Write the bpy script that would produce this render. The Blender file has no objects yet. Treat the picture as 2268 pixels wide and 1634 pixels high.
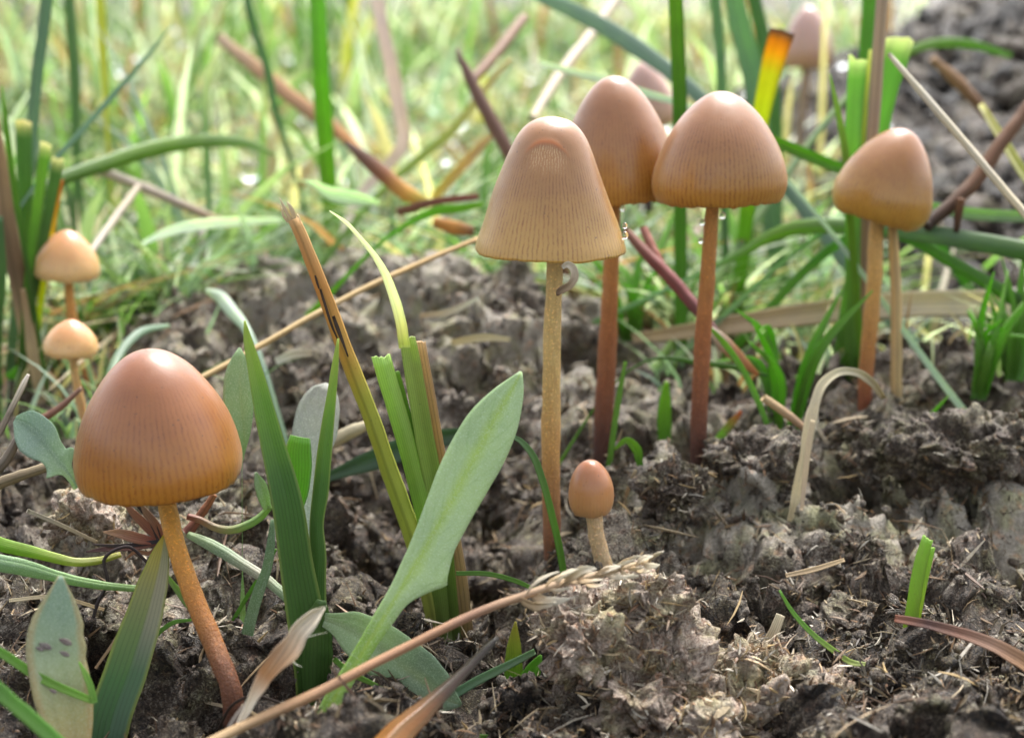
import bpy, bmesh, math, random
import numpy as np
from mathutils import Vector, Matrix
R = math.radians
random.seed(7)
rng = np.random.default_rng(11)
sc = bpy.context.scene
col = sc.collection
sc.unit_settings.system = 'METRIC'
sc.unit_settings.scale_length = 0.01          # one unit is one centimetre

# ------------------------------------------------------------------ camera
TILT, HFOV, CAMH = R(15.5), R(36.0), 7.1
cd = bpy.data.cameras.new('camera'); cam = bpy.data.objects.new('camera', cd); col.objects.link(cam)
cd.sensor_width = 36; cd.lens = 18 / math.tan(HFOV / 2)
cam.location = (0, 0, CAMH); cam.rotation_euler = (R(90) - TILT, 0, 0)
cd.clip_start = 0.5; cd.clip_end = 3000
cd.dof.use_dof = True; cd.dof.focus_distance = 16.0; cd.dof.aperture_fstop = 0.29
cd.dof.aperture_blades = 7
sc.camera = cam
# ------------------------------------------------------------------ light
SUN_EL, SUN_AZ = R(57), R(20)                 # azimuth from +Y (behind the subject) towards +X
wd = bpy.data.worlds.new('World'); sc.world = wd; wd.use_nodes = True
wn = wd.node_tree; wn.nodes.clear()
sky = wn.nodes.new('ShaderNodeTexSky'); sky.sky_type = 'NISHITA'; sky.sun_disc = False
sky.sun_elevation = SUN_EL; sky.sun_rotation = SUN_AZ; sky.dust_density = 4.0; sky.air_density = 1.0
hs = wn.nodes.new('ShaderNodeHueSaturation'); hs.inputs['Saturation'].default_value = 0.36
bg = wn.nodes.new('ShaderNodeBackground'); bg.inputs['Strength'].default_value = 0.125
wo = wn.nodes.new('ShaderNodeOutputWorld')
wn.links.new(sky.outputs[0], hs.inputs['Color']); wn.links.new(hs.outputs[0], bg.inputs[0]); wn.links.new(bg.outputs[0], wo.inputs[0])
sd = bpy.data.lights.new('sun', 'SUN'); sun = bpy.data.objects.new('sun', sd); col.objects.link(sun)
sd.energy = 1.5; sd.angle = R(14); sd.color = (1, .98, .95)
sdir = Vector((math.sin(SUN_AZ) * math.cos(SUN_EL), math.cos(SUN_AZ) * math.cos(SUN_EL), math.sin(SUN_EL)))
sun.rotation_euler = sdir.to_track_quat('Z', 'Y').to_euler()
sun.location = sdir * 300
vs = sc.view_settings
vs.view_transform = 'Standard'; vs.look = 'None'; vs.exposure = 2.0; vs.gamma = 1.0; vs.use_curve_mapping = False
sc.cycles.max_bounces = 8; sc.cycles.transparent_max_bounces = 8

# ------------------------------------------------------------------ picture plane to place
FP = 1134 / math.tan(HFOV / 2); CX, CY = 1134.0, 817.0
cT, sT = math.cos(TILT), math.sin(TILT)
def ray(x, y):
    a, b = (x - CX) / FP, -(y - CY) / FP
    return np.array([a, cT + b * sT, -sT + b * cT])
def PY(x, y, Y):                               # the point seen at (x, y) that stands Y cm away
    d = ray(x, y); return np.array([0, 0, CAMH]) + d * (Y / d[1])
def depth(p): return p[1] * cT - (p[2] - CAMH) * sT

# ------------------------------------------------------------------ noise
def _h(ix, iy, iz, seed):
    h = (ix.astype(np.int64) * 374761393 + iy.astype(np.int64) * 668265263 + iz.astype(np.int64) * 2147483647 + seed * 974634777) & 0xFFFFFFFF
    h = ((h ^ (h >> 13)) * 1274126177) & 0xFFFFFFFF
    h = ((h ^ (h >> 16)) * 2246822519) & 0xFFFFFFFF
    return ((h ^ (h >> 15)) & 0xFFFFFF) / float(0xFFFFFF) * 2 - 1
def vn(x, y, z, seed=0):
    x, y, z = np.broadcast_arrays(np.asarray(x, float), np.asarray(y, float), np.asarray(z, float))
    ix, iy, iz = np.floor(x), np.floor(y), np.floor(z)
    fx, fy, fz = x - ix, y - iy, z - iz
    u, v, w = [f * f * f * (f * (f * 6 - 15) + 10) for f in (fx, fy, fz)]
    r = 0
    for dx in (0, 1):
        for dy in (0, 1):
            for dz in (0, 1):
                r = r + _h(ix + dx, iy + dy, iz + dz, seed) * (u if dx else 1 - u) * (v if dy else 1 - v) * (w if dz else 1 - w)
    return r
def fbm(x, y, z, seed=0, octv=4, gain=.5):
    r, a, f = 0, 1, 1
    for o in range(octv):
        r = r + a * vn(x * f + 17.3 * o, y * f - 9.1 * o, z * f + 4.7 * o, seed + o); a *= gain; f *= 2.03
    return r
def sst(a, b, x):
    t = np.clip((x - a) / (b - a), 0, 1); return t * t * (3 - 2 * t)

# ------------------------------------------------------------------ the lie of the land
def gs(x, y, cx, cy, rx, ry): return np.exp(-((x - cx) / rx) ** 2 - ((y - cy) / ry) ** 2)
def G(x, y):
    x = np.asarray(x, float); y = np.asarray(y, float)
    z = 0.25 * vn(x * .35, y * .35, 0, 3) + .12 * vn(x * .9, y * .9, 0, 5)
    m = gs(x, y, -1.9, 24.6, 3.9, 3.4) ** .75
    z = z + 1.65 * m
    z = z + 1.1 * gs(x, y, 6.3, 21.3, 2.8, 2.0) + .55 * gs(x, y, 3.2, 18.2, 1.6, 1.6)
    z = z - 1.15 * gs(x, y, -.8, 18.0, 1.5, 2.0) - .55 * gs(x, y, -.1, 14.6, .55, .8) - .4 * gs(x, y, 3.4, 15.6, .8, .8)
    z = z + .35 * gs(x, y, -5, 18, 2.2, 2.5)
    z = z + 5.0 * gs(x, y, 17.0, 50, 7.0, 11) + 1.0 * gs(x, y, 10, 36, 3.5, 5)
    z = z + 5.5 * sst(70, 240, y)
    z = z + .8 * vn(x * .07, y * .07, 0, 9) * sst(30, 60, y)
    return z
def gY(x, y):                                  # distance at which the line of sight through (x, y) meets the ground
    d = ray(x, y); Y = np.arange(9, 120, .04)
    t = Y / d[1]; hit = np.nonzero(CAMH + d[2] * t < G(d[0] * t, Y))[0]
    return float(Y[hit[0]]) if len(hit) else 120.0
def surf(x, y):                                # ground with its crumbs: also sideways, so lumps overhang
    z = G(x, y)
    near = 1 - sst(30, 60, y) * .6
    lump = np.abs(vn(x * 1.0, y * 1.0, z, 21)); lump2 = np.abs(vn(x * 2.3, y * 2.3, z * 2, 22))
    zz = z + near * (.62 * lump + .34 * lump2 + .25 * vn(x * .7 + 3, y * .7, 0, 23) - .2 - .62 * sst(.22, .5, vn(x * .95 + 40, y * .95, 0, 24)) - .3 * sst(.25, .5, vn(x * 2.4, y * 2.4, 5, 25)))
    q = [vn(x * 1.7, y * 1.7, zz * 1.7, s) for s in (31, 32, 33)]
    k = [vn(x * 4.6, y * 4.6, zz * 4.6, s) for s in (34, 35, 36)]
    j = [vn(x * 11, y * 11, zz * 11, s) for s in (37, 38, 39)]
    e = (1 - sst(22, 34, y))
    X = x + near * (.22 * q[0] + .12 * k[0] + .05 * j[0] * e)
    Yy = y + near * (.22 * q[1] + .12 * k[1] + .05 * j[1] * e)
    Z = zz + near * (.14 * q[2] + .13 * k[2] + .07 * j[2] * e)
    return X, Yy, Z

# ------------------------------------------------------------------ object helpers
def tag(o, label=None, cat=None, group=None, kind=None):
    if label: o['label'] = label
    if cat: o['category'] = cat
    if group: o['group'] = group
    if kind: o['kind'] = kind
    return o
def root(name, loc, label, cat, group=None):
    o = bpy.data.objects.new(name, None); o.location = loc; o.empty_display_size = .3; col.objects.link(o)
    return tag(o, label, cat, group)
def link(name, me, mat, parent=None):
    o = bpy.data.objects.new(name, me); col.objects.link(o)
    if mat and not me.materials: me.materials.append(mat)
    if parent: o.parent = parent
    return o
def mesh_np(name, V, F, smooth=True, colr=None, uv=None, extra=None):
    """V (n,3), F (m,k) all of one size; colr per vertex, uv per vertex"""
    me = bpy.data.meshes.new(name); V = np.asarray(V, np.float32); F = np.asarray(F, np.int32)
    k = F.shape[1]
    me.vertices.add(len(V)); me.vertices.foreach_set('co', V.ravel())
    me.loops.add(F.size); me.loops.foreach_set('vertex_index', F.ravel())
    me.polygons.add(len(F)); me.polygons.foreach_set('loop_start', np.arange(0, F.size, k, dtype=np.int32))
    me.polygons.foreach_set('loop_total', np.full(len(F), k, np.int32))
    me.polygons.foreach_set('use_smooth', np.full(len(F), smooth))
    if colr is not None:
        c = np.ones((len(V), 4), np.float32); c[:, :3] = colr
        a = me.color_attributes.new('Col', 'FLOAT_COLOR', 'POINT'); a.data.foreach_set('color', c.ravel())
    if uv is not None:
        l = me.uv_layers.new(name='UVMap'); l.data.foreach_set('uv', np.asarray(uv, np.float32)[F.ravel()].ravel())
    for nm, arr in (extra or {}).items():
        a = me.attributes.new(nm, 'FLOAT', 'POINT'); a.data.foreach_set('value', np.asarray(arr, np.float32))
    me.update(); me.validate()
    return me
def cat_rom(P, n):
    P = np.asarray(P, float)
    if len(P) == 2:
        t = np.linspace(0, 1, n)[:, None]; return P[0] * (1 - t) + P[1] * t
    s = np.concatenate([[0], np.cumsum(np.maximum(1e-6, np.linalg.norm(np.diff(P[:, :3], axis=0), axis=1)))]); s /= s[-1]
    m = np.zeros_like(P)
    d = np.diff(P, axis=0) / np.diff(s)[:, None]
    m[1:-1] = (d[1:] * np.diff(s)[:-1, None] + d[:-1] * np.diff(s)[1:, None]) / (s[2:] - s[:-2])[:, None]
    m[0], m[-1] = d[0], d[-1]
    t = np.linspace(0, 1, n); i = np.clip(np.searchsorted(s, t, 'right') - 1, 0, len(P) - 2)
    h = (s[i + 1] - s[i]); u = ((t - s[i]) / h)[:, None]; h = h[:, None]
    return ((2 * u**3 - 3 * u**2 + 1) * P[i] + (u**3 - 2 * u**2 + u) * h * m[i] + (-2 * u**3 + 3 * u**2) * P[i + 1] + (u**3 - u**2) * h * m[i + 1])
def stops_at(stops, v):
    s = np.array([a for a, _ in stops]); c = np.array([b for _, b in stops])
    return np.stack([np.interp(v, s, c[:, k]) for k in range(3)], -1)
def nrm(v): return v / np.maximum(1e-9, np.linalg.norm(v, axis=-1, keepdims=True))

# ------------------------------------------------------------------ materials
class NT:
    def __init__(s, name):
        s.m = bpy.data.materials.new(name); s.m.use_nodes = True; s.t = s.m.node_tree; s.t.nodes.clear()
        s.out = s.n('ShaderNodeOutputMaterial')
    def n(s, typ, **kw):
        x = s.t.nodes.new(typ)
        for k, v in kw.items(): setattr(x, k, v)
        return x
    def l(s, a, b): s.t.links.new(a, b)
    def put(s, sock, v):
        if hasattr(v, 'is_output'): s.l(v, sock)
        else: sock.default_value = v
    def math(s, op, a, b=0.0, c=None, clamp=False):
        x = s.n('ShaderNodeMath', operation=op, use_clamp=clamp); s.put(x.inputs[0], a); s.put(x.inputs[1], b)
        if c is not None: s.put(x.inputs[2], c)
        return x.outputs[0]
    def mix(s, f, a, b, typ='MIX'):
        x = s.n('ShaderNodeMix', data_type='RGBA', blend_type=typ); s.put(x.inputs[0], f)
        s.put(x.inputs[6], a if hasattr(a, 'is_output') else (*a, 1)); s.put(x.inputs[7], b if hasattr(b, 'is_output') else (*b, 1))
        return x.outputs[2]
    def noise(s, co, scale, detail=3, rough=.55, dist=0):
        x = s.n('ShaderNodeTexNoise'); s.l(co, x.inputs['Vector']); x.inputs['Scale'].default_value = scale
        x.inputs['Detail'].default_value = detail; x.inputs['Roughness'].default_value = rough; x.inputs['Distortion'].default_value = dist
        return x.outputs['Fac']
    def mr(s, v, a, b, c=0., d=1.):
        x = s.n('ShaderNodeMapRange'); s.put(x.inputs[0], v)
        for i, q in enumerate((a, b, c, d)): x.inputs[i + 1].default_value = q
        return x.outputs[0]
    def attr(s, name): return s.n('ShaderNodeAttribute', attribute_name=name)
    def co(s): return s.n('ShaderNodeNewGeometry').outputs['Position']
    def uv(s):
        x = s.n('ShaderNodeSeparateXYZ'); s.l(s.n('ShaderNodeTexCoord').outputs['UV'], x.inputs[0]); return x.outputs[0], x.outputs[1]
    def bump(s, h, strength=.5, dist=.02):
        x = s.n('ShaderNodeBump'); x.inputs['Strength'].default_value = strength; x.inputs['Distance'].default_value = dist
        s.l(h, x.inputs['Height']); return x.outputs[0]
    def bsdf(s, base, rough=.5, spec=.5, normal=None, **kw):
        x = s.n('ShaderNodeBsdfPrincipled'); s.put(x.inputs['Base Color'], base if hasattr(base, 'is_output') else (*base, 1))
        s.put(x.inputs['Roughness'], rough); s.put(x.inputs['Specular IOR Level'], spec)
        if normal is not None: s.l(normal, x.inputs['Normal'])
        for k, v in kw.items(): s.put(x.inputs[k.replace('_', ' ')], v)
        return x.outputs[0]
    def fin(s, sh): s.l(sh, s.out.inputs[0]); return s.m

def blade_mat(name, trans=.38, rough=.42, spec=.5, veins=9, vein_amt=.22, speck=.25, lateral=0, frost=0.):
    k = NT(name); u, v = k.uv(); co = k.co(); c = k.attr('Col').outputs['Color']
    ln = k.math('SINE', k.math('MULTIPLY', u, 6.2832 * veins)); ln = k.mr(ln, .2, 1)
    c1 = k.mix(k.math('MULTIPLY', ln, vein_amt), c, (.02, .03, .008))
    big = k.noise(co, 2.2, 3); fine = k.noise(co, 38, 2, .6)
    c2 = k.mix(k.mr(big, .35, .7, 0, .45), c1, k.mix(1, c1, (1.35, 1.3, 1.02), 'MULTIPLY'))
    if speck: c2 = k.mix(k.mr(fine, .66, .72, 0, speck), c2, (.03, .022, .012))
    if lateral:
        la = k.math('SINE', k.math('MULTIPLY', k.math('SUBTRACT', k.math('MULTIPLY', v, lateral), k.math('MULTIPLY', k.math('ABSOLUTE', k.math('SUBTRACT', u, .5)), 5.)), 6.2832))
        lm = k.math('MULTIPLY', k.mr(la, .72, 1), k.mr(k.noise(co, 4, 3), .35, .6)); c2 = k.mix(k.math('MULTIPLY', lm, .4), c2, k.mix(1, c2, (.66, .78, .5), 'MULTIPLY'))
        c2 = k.mix(k.mr(k.noise(co, 11, 4, .7), .5, .75, 0, .4), c2, k.mix(1, c2, (.7, .8, .55), 'MULTIPLY'))
    if frost:                                   # pale bloom of tiny papillae
        c2 = k.mix(k.mr(k.noise(co, 75, 2), .5, .78, 0, frost), c2, (.55, .63, .5))
    h = k.math('ADD', k.math('MULTIPLY', ln, .5), k.math('MULTIPLY', fine, .7))
    p = k.bsdf(c2, rough, spec, k.bump(h, .45, .012))
    if trans:
        tr = k.n('ShaderNodeBsdfTranslucent'); k.l(k.mix(1, c2, (1.15, 1.32, .84), 'MULTIPLY'), tr.inputs[0])
        ms = k.n('ShaderNodeMixShader'); ms.inputs[0].default_value = trans; k.l(p, ms.inputs[1]); k.l(tr.outputs[0], ms.inputs[2]); p = ms.outputs[0]
    return k.fin(p)
M = {}
M['blade'] = blade_mat('grass_blade')
M['leaf'] = blade_mat('glaucous_leaf', .3, .5, .45, 3, .0, .1, lateral=17, frost=.5)
M['dry'] = blade_mat('dry_straw', .15, .62, .3, 5, .3, .3)
M['gloss'] = blade_mat('wet_rotting_blade', .06, .34, .3, 3, .35, .25)
M['turf'] = blade_mat('turf_grass', .55, .42, .45, 2, .1, 0)

def soil_mat(name, pale=(.50, .445, .355), mid=(.11, .078, .053), dark=(.010, .007, .005), shift=0., rough=.58):
    k = NT(name); co = k.co()
    a = k.noise(co, 1.1, 5, .6, .4); b = k.noise(co, 5.5, 5, .65, .8); f = k.noise(co, 22, 4, .7, 1.5); g = k.noise(co, 60, 2, .6)
    cr = k.attr('crust_sunlit_tone').outputs['Fac']  # paler tone for dry crust and for painted-in sunlight on the mound
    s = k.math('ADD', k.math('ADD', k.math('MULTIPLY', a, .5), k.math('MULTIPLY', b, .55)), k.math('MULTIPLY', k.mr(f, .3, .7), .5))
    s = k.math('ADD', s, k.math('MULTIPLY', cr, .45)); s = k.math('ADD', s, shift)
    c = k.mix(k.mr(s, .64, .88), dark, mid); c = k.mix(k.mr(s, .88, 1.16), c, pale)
    ol = k.noise(co, 2.6, 3); c = k.mix(k.mr(ol, .46, .66, 0, .75), c, k.mix(1, c, (.93, 1.02, .62), 'MULTIPLY'))
    rd = k.noise(co, 8, 3); c = k.mix(k.mr(rd, .56, .7, 0, .6), c, k.mix(1, c, (1.35, .9, .65), 'MULTIPLY'))
    c = k.mix(k.mr(g, .62, .72, 0, .5), c, (.36, .28, .18))
    tx = k.mr(k.noise(co, 30, 4, .75, .6), .35, .62, .48, 1.15); cb = k.n('ShaderNodeCombineColor'); [k.l(tx, cb.inputs[i]) for i in range(3)]
    c = k.mix(1, c, cb.outputs[0], 'MULTIPLY')
    h = k.math('ADD', k.math('MULTIPLY', b, .8), k.math('ADD', k.math('MULTIPLY', f, .9), k.math('MULTIPLY', g, .4)))
    ro = k.mr(k.noise(co, 7, 3), .35, .65, rough - .26, rough + .22)
    return k.fin(k.bsdf(c, ro, .4, k.bump(h, 1., .09)))
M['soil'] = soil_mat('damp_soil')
M['dung'] = soil_mat('fibrous_dung', (.64, .53, .42), (.28, .185, .13), (.04, .025, .018), .16)
k = NT('straw_bits'); c = k.attr('Col').outputs['Color']; co = k.co()
M['bits'] = k.fin(k.bsdf(k.mix(k.mr(k.noise(co, 30, 3), .4, .7, 0, .6), c, k.mix(1, c, (.45, .4, .35), 'MULTIPLY')), .6, .35))

NB = 0
def cap_mat(name, top, mid, low, lines=78, line_from=.3, contrast=.4, peel=False):
    k = NT(name); u, v = k.uv(); co = k.co()          # v: 0 at the apex, 1 at the rim
    n1 = k.noise(co, 3.2, 3); n2 = k.noise(co, 42, 3, .7); n3 = k.noise(co, 9, 4, .6)
    vv = k.math('ADD', v, k.math('MULTIPLY', k.math('SUBTRACT', n1, .5), .22))
    c = k.mix(k.mr(vv, .02, .55), top, mid); c = k.mix(k.mr(vv, .5, .98), c, low)
    ph = k.math('MULTIPLY', u, lines * 6.2832)
    ph = k.math('ADD', ph, k.math('MULTIPLY', k.math('SUBTRACT', n3, .5), 5.5))
    st = k.math('MULTIPLY', k.mr(k.math('SINE', ph), -.1, .8), k.mr(k.noise(co, 16, 3, .7), .35, .6, .15, 1.))
    amp = k.math('MULTIPLY', k.mr(v, line_from, line_from + .3), k.mr(k.noise(co, 5, 2), .3, .65, .35, 1.))
    c = k.mix(k.math('MULTIPLY', k.math('MULTIPLY', st, amp), contrast), c, k.mix(1, c, (.52, .36, .3), 'MULTIPLY'))
    c = k.mix(k.mr(n2, .6, .72, 0, .22), c, k.mix(1, c, (1.3, 1.35, 1.5), 'MULTIPLY'))
    c = k.mix(k.mr(n2, .42, .3, 0, .2), c, k.mix(1, c, (.65, .55, .5), 'MULTIPLY'))
    c = k.mix(k.mr(k.noise(co, 23, 1, .4), .735, .76, 0, .6), c, (.07, .035, .02))
    c = k.mix(k.mr(k.noise(co, 2.1, 4, .65), .45, .75, 0, .5), c, k.mix(1, c, (.74, .66, .62), 'MULTIPLY'))
    h = k.math('ADD', k.math('MULTIPLY', k.math('MULTIPLY', st, amp), -.5), k.math('MULTIPLY', n2, .6))
    if peel:
        pe = k.attr('peel').outputs['Fac']
        pl = k.mr(k.math('SINE', k.math('ADD', k.math('MULTIPLY', u, 96 * 6.2832), k.math('MULTIPLY', n3, 14))), -.3, .8)
        c = k.mix(k.math('MULTIPLY', pe, .8), c, k.mix(k.math('MULTIPLY', pl, k.mr(n2, .35, .6)), (.34, .165, .055), (.52, .34, .17)))
        ri = k.attr('lip').outputs['Fac']; c = k.mix(k.math('MULTIPLY', ri, .85), c, (.40, .125, .025))
        h = k.math('ADD', h, k.math('MULTIPLY', k.math('MULTIPLY', pe, pl), .8))
    sh = k.bsdf(c, k.mr(n3, .3, .7, .3, .46), .5, k.bump(h, .16, .02), Subsurface_Weight=.38, Subsurface_Scale=.22, Coat_Weight=.24, Coat_Roughness=.27, Sheen_Weight=.05, Sheen_Roughness=.4)
    nd = sh.node; nd.inputs['Subsurface Radius'].default_value = (1.0, .5, .2)
    return k.fin(sh)
def stem_mat(name, scurf=.6):
    k = NT(name); co = k.co(); c = k.attr('Col').outputs['Color']
    mp = k.n('ShaderNodeMapping'); k.l(co, mp.inputs[0]); mp.inputs['Scale'].default_value = (1, 1, .18)
    n1 = k.noise(mp.outputs[0], 26, 3, .6); n2 = k.noise(co, 34, 3, .75)
    c = k.mix(k.mr(n1, .4, .7, 0, .4), c, k.mix(1, c, (.6, .5, .42), 'MULTIPLY'))
    c = k.mix(k.mr(n2, .55, .66, 0, scurf), c, k.mix(1, c, (2.1, 2.0, 1.9), 'MULTIPLY'))
    h = k.math('ADD', k.math('MULTIPLY', n1, .6), n2)
    sh = k.bsdf(c, .5, .4, k.bump(h, .9, .03), Subsurface_Weight=.3, Subsurface_Scale=.12)
    sh.node.inputs['Subsurface Radius'].default_value = (1, .45, .15)
    return k.fin(sh)
M['stem'] = stem_mat('mushroom_stem')
k = NT('gill_flesh'); u, v = k.uv()
M['gill'] = k.fin(k.bsdf(k.mix(k.mr(k.math('SINE', k.math('MULTIPLY', u, 6.2832 * 60)), -1, 1), (.2, .1, .05), (.38, .24, .13)), .7, .2))
k = NT('dew_water'); gl = k.n('ShaderNodeBsdfGlass'); gl.inputs['IOR'].default_value = 1.333; gl.inputs['Roughness'].default_value = .0
M['dew'] = k.fin(gl.outputs[0])

# ------------------------------------------------------------------ ground sheet
def axis(fine0, fine1, step, lo, hi, grow=1.09):
    a = list(np.arange(fine0, fine1, step)); s = step
    while a[-1] < hi: s *= grow; a.append(a[-1] + s)
    s = step; b = [a[0]]
    while b[-1] > lo: s *= grow; b.append(b[-1] - s)
    return np.array(b[:0:-1] + a)
gx = axis(-7.2, 8.6, .036, -900, 900, 1.075); gy = axis(11.6, 26.5, .036, -300, 1500, 1.055)
XX, YY = np.meshgrid(gx, gy); nx, ny = len(gx), len(gy)
sx, sy, sz = surf(XX.ravel(), YY.ravel())
ii = np.arange(nx * ny).reshape(ny, nx)
F = np.stack([ii[:-1, :-1], ii[:-1, 1:], ii[1:, 1:], ii[1:, :-1]], -1).reshape(-1, 4)
crust_sunlit_tone = np.clip(1.7 * gs(sx, sy, -2.2, 24.6, 4.2, 3.6) * sst(-.4, .6, sz) + 1.05 * gs(sx, sy, 3.4, 18.0, 2.6, 2.1) - .9 * gs(sx, sy, 17, 50, 9, 14) + .7 * gs(sx, sy, 6.5, 17, 1.5, 2)
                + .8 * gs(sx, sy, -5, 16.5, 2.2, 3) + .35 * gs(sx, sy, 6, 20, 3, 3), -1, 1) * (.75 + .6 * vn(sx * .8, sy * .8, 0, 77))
crust_sunlit_tone = np.clip(crust_sunlit_tone, -.8, 1)  # pale dry crust, plus sunlight on the mound top painted into the colour
tag(link('ground', mesh_np('ground', np.stack([sx, sy, sz], -1), F, True, extra={'crust_sunlit_tone': crust_sunlit_tone}), M['soil']), kind='structure')

# ------------------------------------------------------------------ builders
def ctrl(pts, Y0, Y1, rooted):
    Y0 = gY(pts[0][0], pts[0][1]) if Y0 is None else Y0
    Y1 = Y0 if Y1 is None else Y1
    d = np.concatenate([[0], np.cumsum([math.hypot(b[0] - a[0], b[1] - a[1]) for a, b in zip(pts, pts[1:])])]); d /= d[-1]
    C = []
    for p, s in zip(pts, d):
        y = p[3] if len(p) > 3 else Y0 + (Y1 - Y0) * s
        q = PY(p[0], p[1], y); dp = depth(q) / FP
        L, Rr = p[2] if isinstance(p[2], tuple) else (p[2] / 2, p[2] / 2)
        C.append([*q, L * dp, Rr * dp])
    C = np.array(C)
    if rooted:
        g = float(G(C[0, 0], C[0, 1])); h = C[0, 2] - g
        if h > .06:
            t = C[0, :3] - C[1, :3]; t = t / np.linalg.norm(t); t[2] = min(t[2], -.5)
            kx = min(h / -t[2], 1.5 * h)
            nb = np.array([C[0, 0] + t[0] * kx, C[0, 1] + t[1] * kx, 0, C[0, 3], C[0, 4]]); nb[2] = float(G(nb[0], nb[1])) - .15
            C = np.vstack([nb, C])
        else: C[0, 2] -= .12
    return C
def ribbon_mesh(name, C, stops, n=30, m=6, fold=.25, thick=.014, twist=0., edge=None, cut=False, wob=.05, seed=1, cup=0., mid=None, wave=0., half_cols=None):
    S = cat_rom(C, n); P = S[:, :3]; L = np.maximum(S[:, 3], .002); Rr = np.maximum(S[:, 4], .002)
    v = np.linspace(0, 1, n)
    w1 = vn(v * 14, seed * 3.1, 0, 51); w2 = vn(v * 14, seed * 3.1, 7, 52)
    L = L * (1 + wob * w1); Rr = Rr * (1 + wob * w2)
    T = nrm(np.gradient(P, axis=0)); view = nrm(P - np.array([0, 0, CAMH]))
    side = nrm(np.cross(T, view)); nn = nrm(np.cross(side, T))          # nn points to the viewer side
    sgn = np.sign(np.sum(nn * view, 1))[:, None]; nn = -nn * sgn
    side = np.where(np.sum(np.cross(T, nn) * side, 1)[:, None] > 0, side, side)
    tw = np.interp(v, np.linspace(0, 1, len(twist)), twist) if hasattr(twist, '__len__') else np.full(n, twist)
    ct, st = np.cos(tw)[:, None], np.sin(tw)[:, None]
    side2 = side * ct + nn * st; nn2 = nn * ct - side * st
    U = np.linspace(-1, 1, m + 1); top, bot, cc, uvs = [], [], [], []
    jag = np.random.default_rng(seed)
    base = stops_at(stops, v)
    for a, uu in enumerate(U):
        wd_ = np.where(uu < 0, Rr, L); half = (L + Rr) / 2
        off = side2 * (wd_ * uu)[:, None] + nn2 * ((fold * abs(uu) + cup * uu * uu) * half)[:, None]
        if wave: off = off + nn2 * (wave * half * uu * np.sin(v * 19 + 2 * (uu > 0) + seed))[:, None]
        p = P + off
        if cut:
            j = (jag.uniform(-.2, .2) + .22 * uu * (1 if seed % 2 else -1)) * half[-1]; p[-1] += T[-1] * j
        th = thick * (1 - .55 * uu * uu)
        top.append(p + nn2 * th / 2); bot.append(p - nn2 * th / 2)
        c = base.copy()
        if half_cols is not None and uu < -.15: c = stops_at(half_cols, v)
        if edge is not None and abs(uu) > .8: c = c * .35 + np.array(edge) * .65
        if mid is not None and abs(uu) < .2: c = c * (.3 if abs(uu) < .05 else .65) + np.array(mid) * (.7 if abs(uu) < .05 else .35)
        cc.append(c); uvs.append(np.stack([np.full(n, (uu + 1) / 2), v], -1))
    ring = top + bot[::-1]; K = len(ring)
    V = np.stack(ring, 1).reshape(-1, 3)
    colr = np.stack(cc + cc[::-1], 1).reshape(-1, 3); uv = np.stack(uvs + uvs[::-1], 1).reshape(-1, 2)
    i = np.arange(n * K).reshape(n, K); i2 = np.roll(i, -1, axis=1)
    F = np.stack([i[:-1], i2[:-1], i2[1:], i[1:]], -1).reshape(-1, 4)
    e = []
    for r0 in (0, n - 1):
        for a in range(m): e.append([r0 * K + a, r0 * K + a + 1, r0 * K + K - 2 - a, r0 * K + K - 1 - a])
    return V, np.vstack([F, np.array(e)]), colr, uv
def tube_mesh(P, r, stops, n=40, m=14, bumpy=.04, seed=1, flat=1.):
    C = np.column_stack([P, r]); S = cat_rom(C, n); P = S[:, :3]; rr = S[:, 3]
    T = nrm(np.gradient(P, axis=0)); ref = np.array([0, 1, 0.]) if abs(T[n // 2, 1]) < .8 else np.array([1., 0, 0])
    A = nrm(np.cross(T, ref)); B = np.cross(T, A)
    th = np.linspace(0, 2 * math.pi, m, endpoint=False); v = np.linspace(0, 1, n)
    rad = rr[:, None] * (1 + bumpy * vn(np.cos(th)[None] * 1.5 + seed, np.sin(th)[None] * 1.5, v[:, None] * n * .35, 61))
    V = P[:, None] + rad[..., None] * (np.cos(th)[None, :, None] * A[:, None] + flat * np.sin(th)[None, :, None] * B[:, None])
    colr = np.repeat(stops_at(stops, v)[:, None], m, 1)
    uv = np.stack(np.broadcast_arrays(th[None] / 6.2832, v[:, None]), -1)
    i = np.arange(n * m).reshape(n, m); j = np.roll(i, -1, 1)
    F = np.stack([i[:-1], j[:-1], j[1:], i[1:]], -1).reshape(-1, 4)
    V = V.reshape(-1, 3); colr = colr.reshape(-1, 3); uv = uv.reshape(-1, 2)
    e = []
    for r0 in (0, n - 1):
        for a in range(1, m // 2): e.append([r0 * m + a - 1, r0 * m + a, r0 * m + m - 1 - a, r0 * m + (m - a) % m])
    return V, np.vstack([F, np.array(e)]), colr, uv
SEED = [0]
def put_mesh(name, geo, mat, parent=None, org=None, smooth=True, extra=None):
    V, F, c, uv = geo
    V = V - (np.array(parent.location) if parent else (org if org is not None else 0))
    o = link(name, mesh_np(name, V, F, smooth, c, uv, extra), mat, parent)
    if not parent and org is not None: o.location = org
    return o
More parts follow.
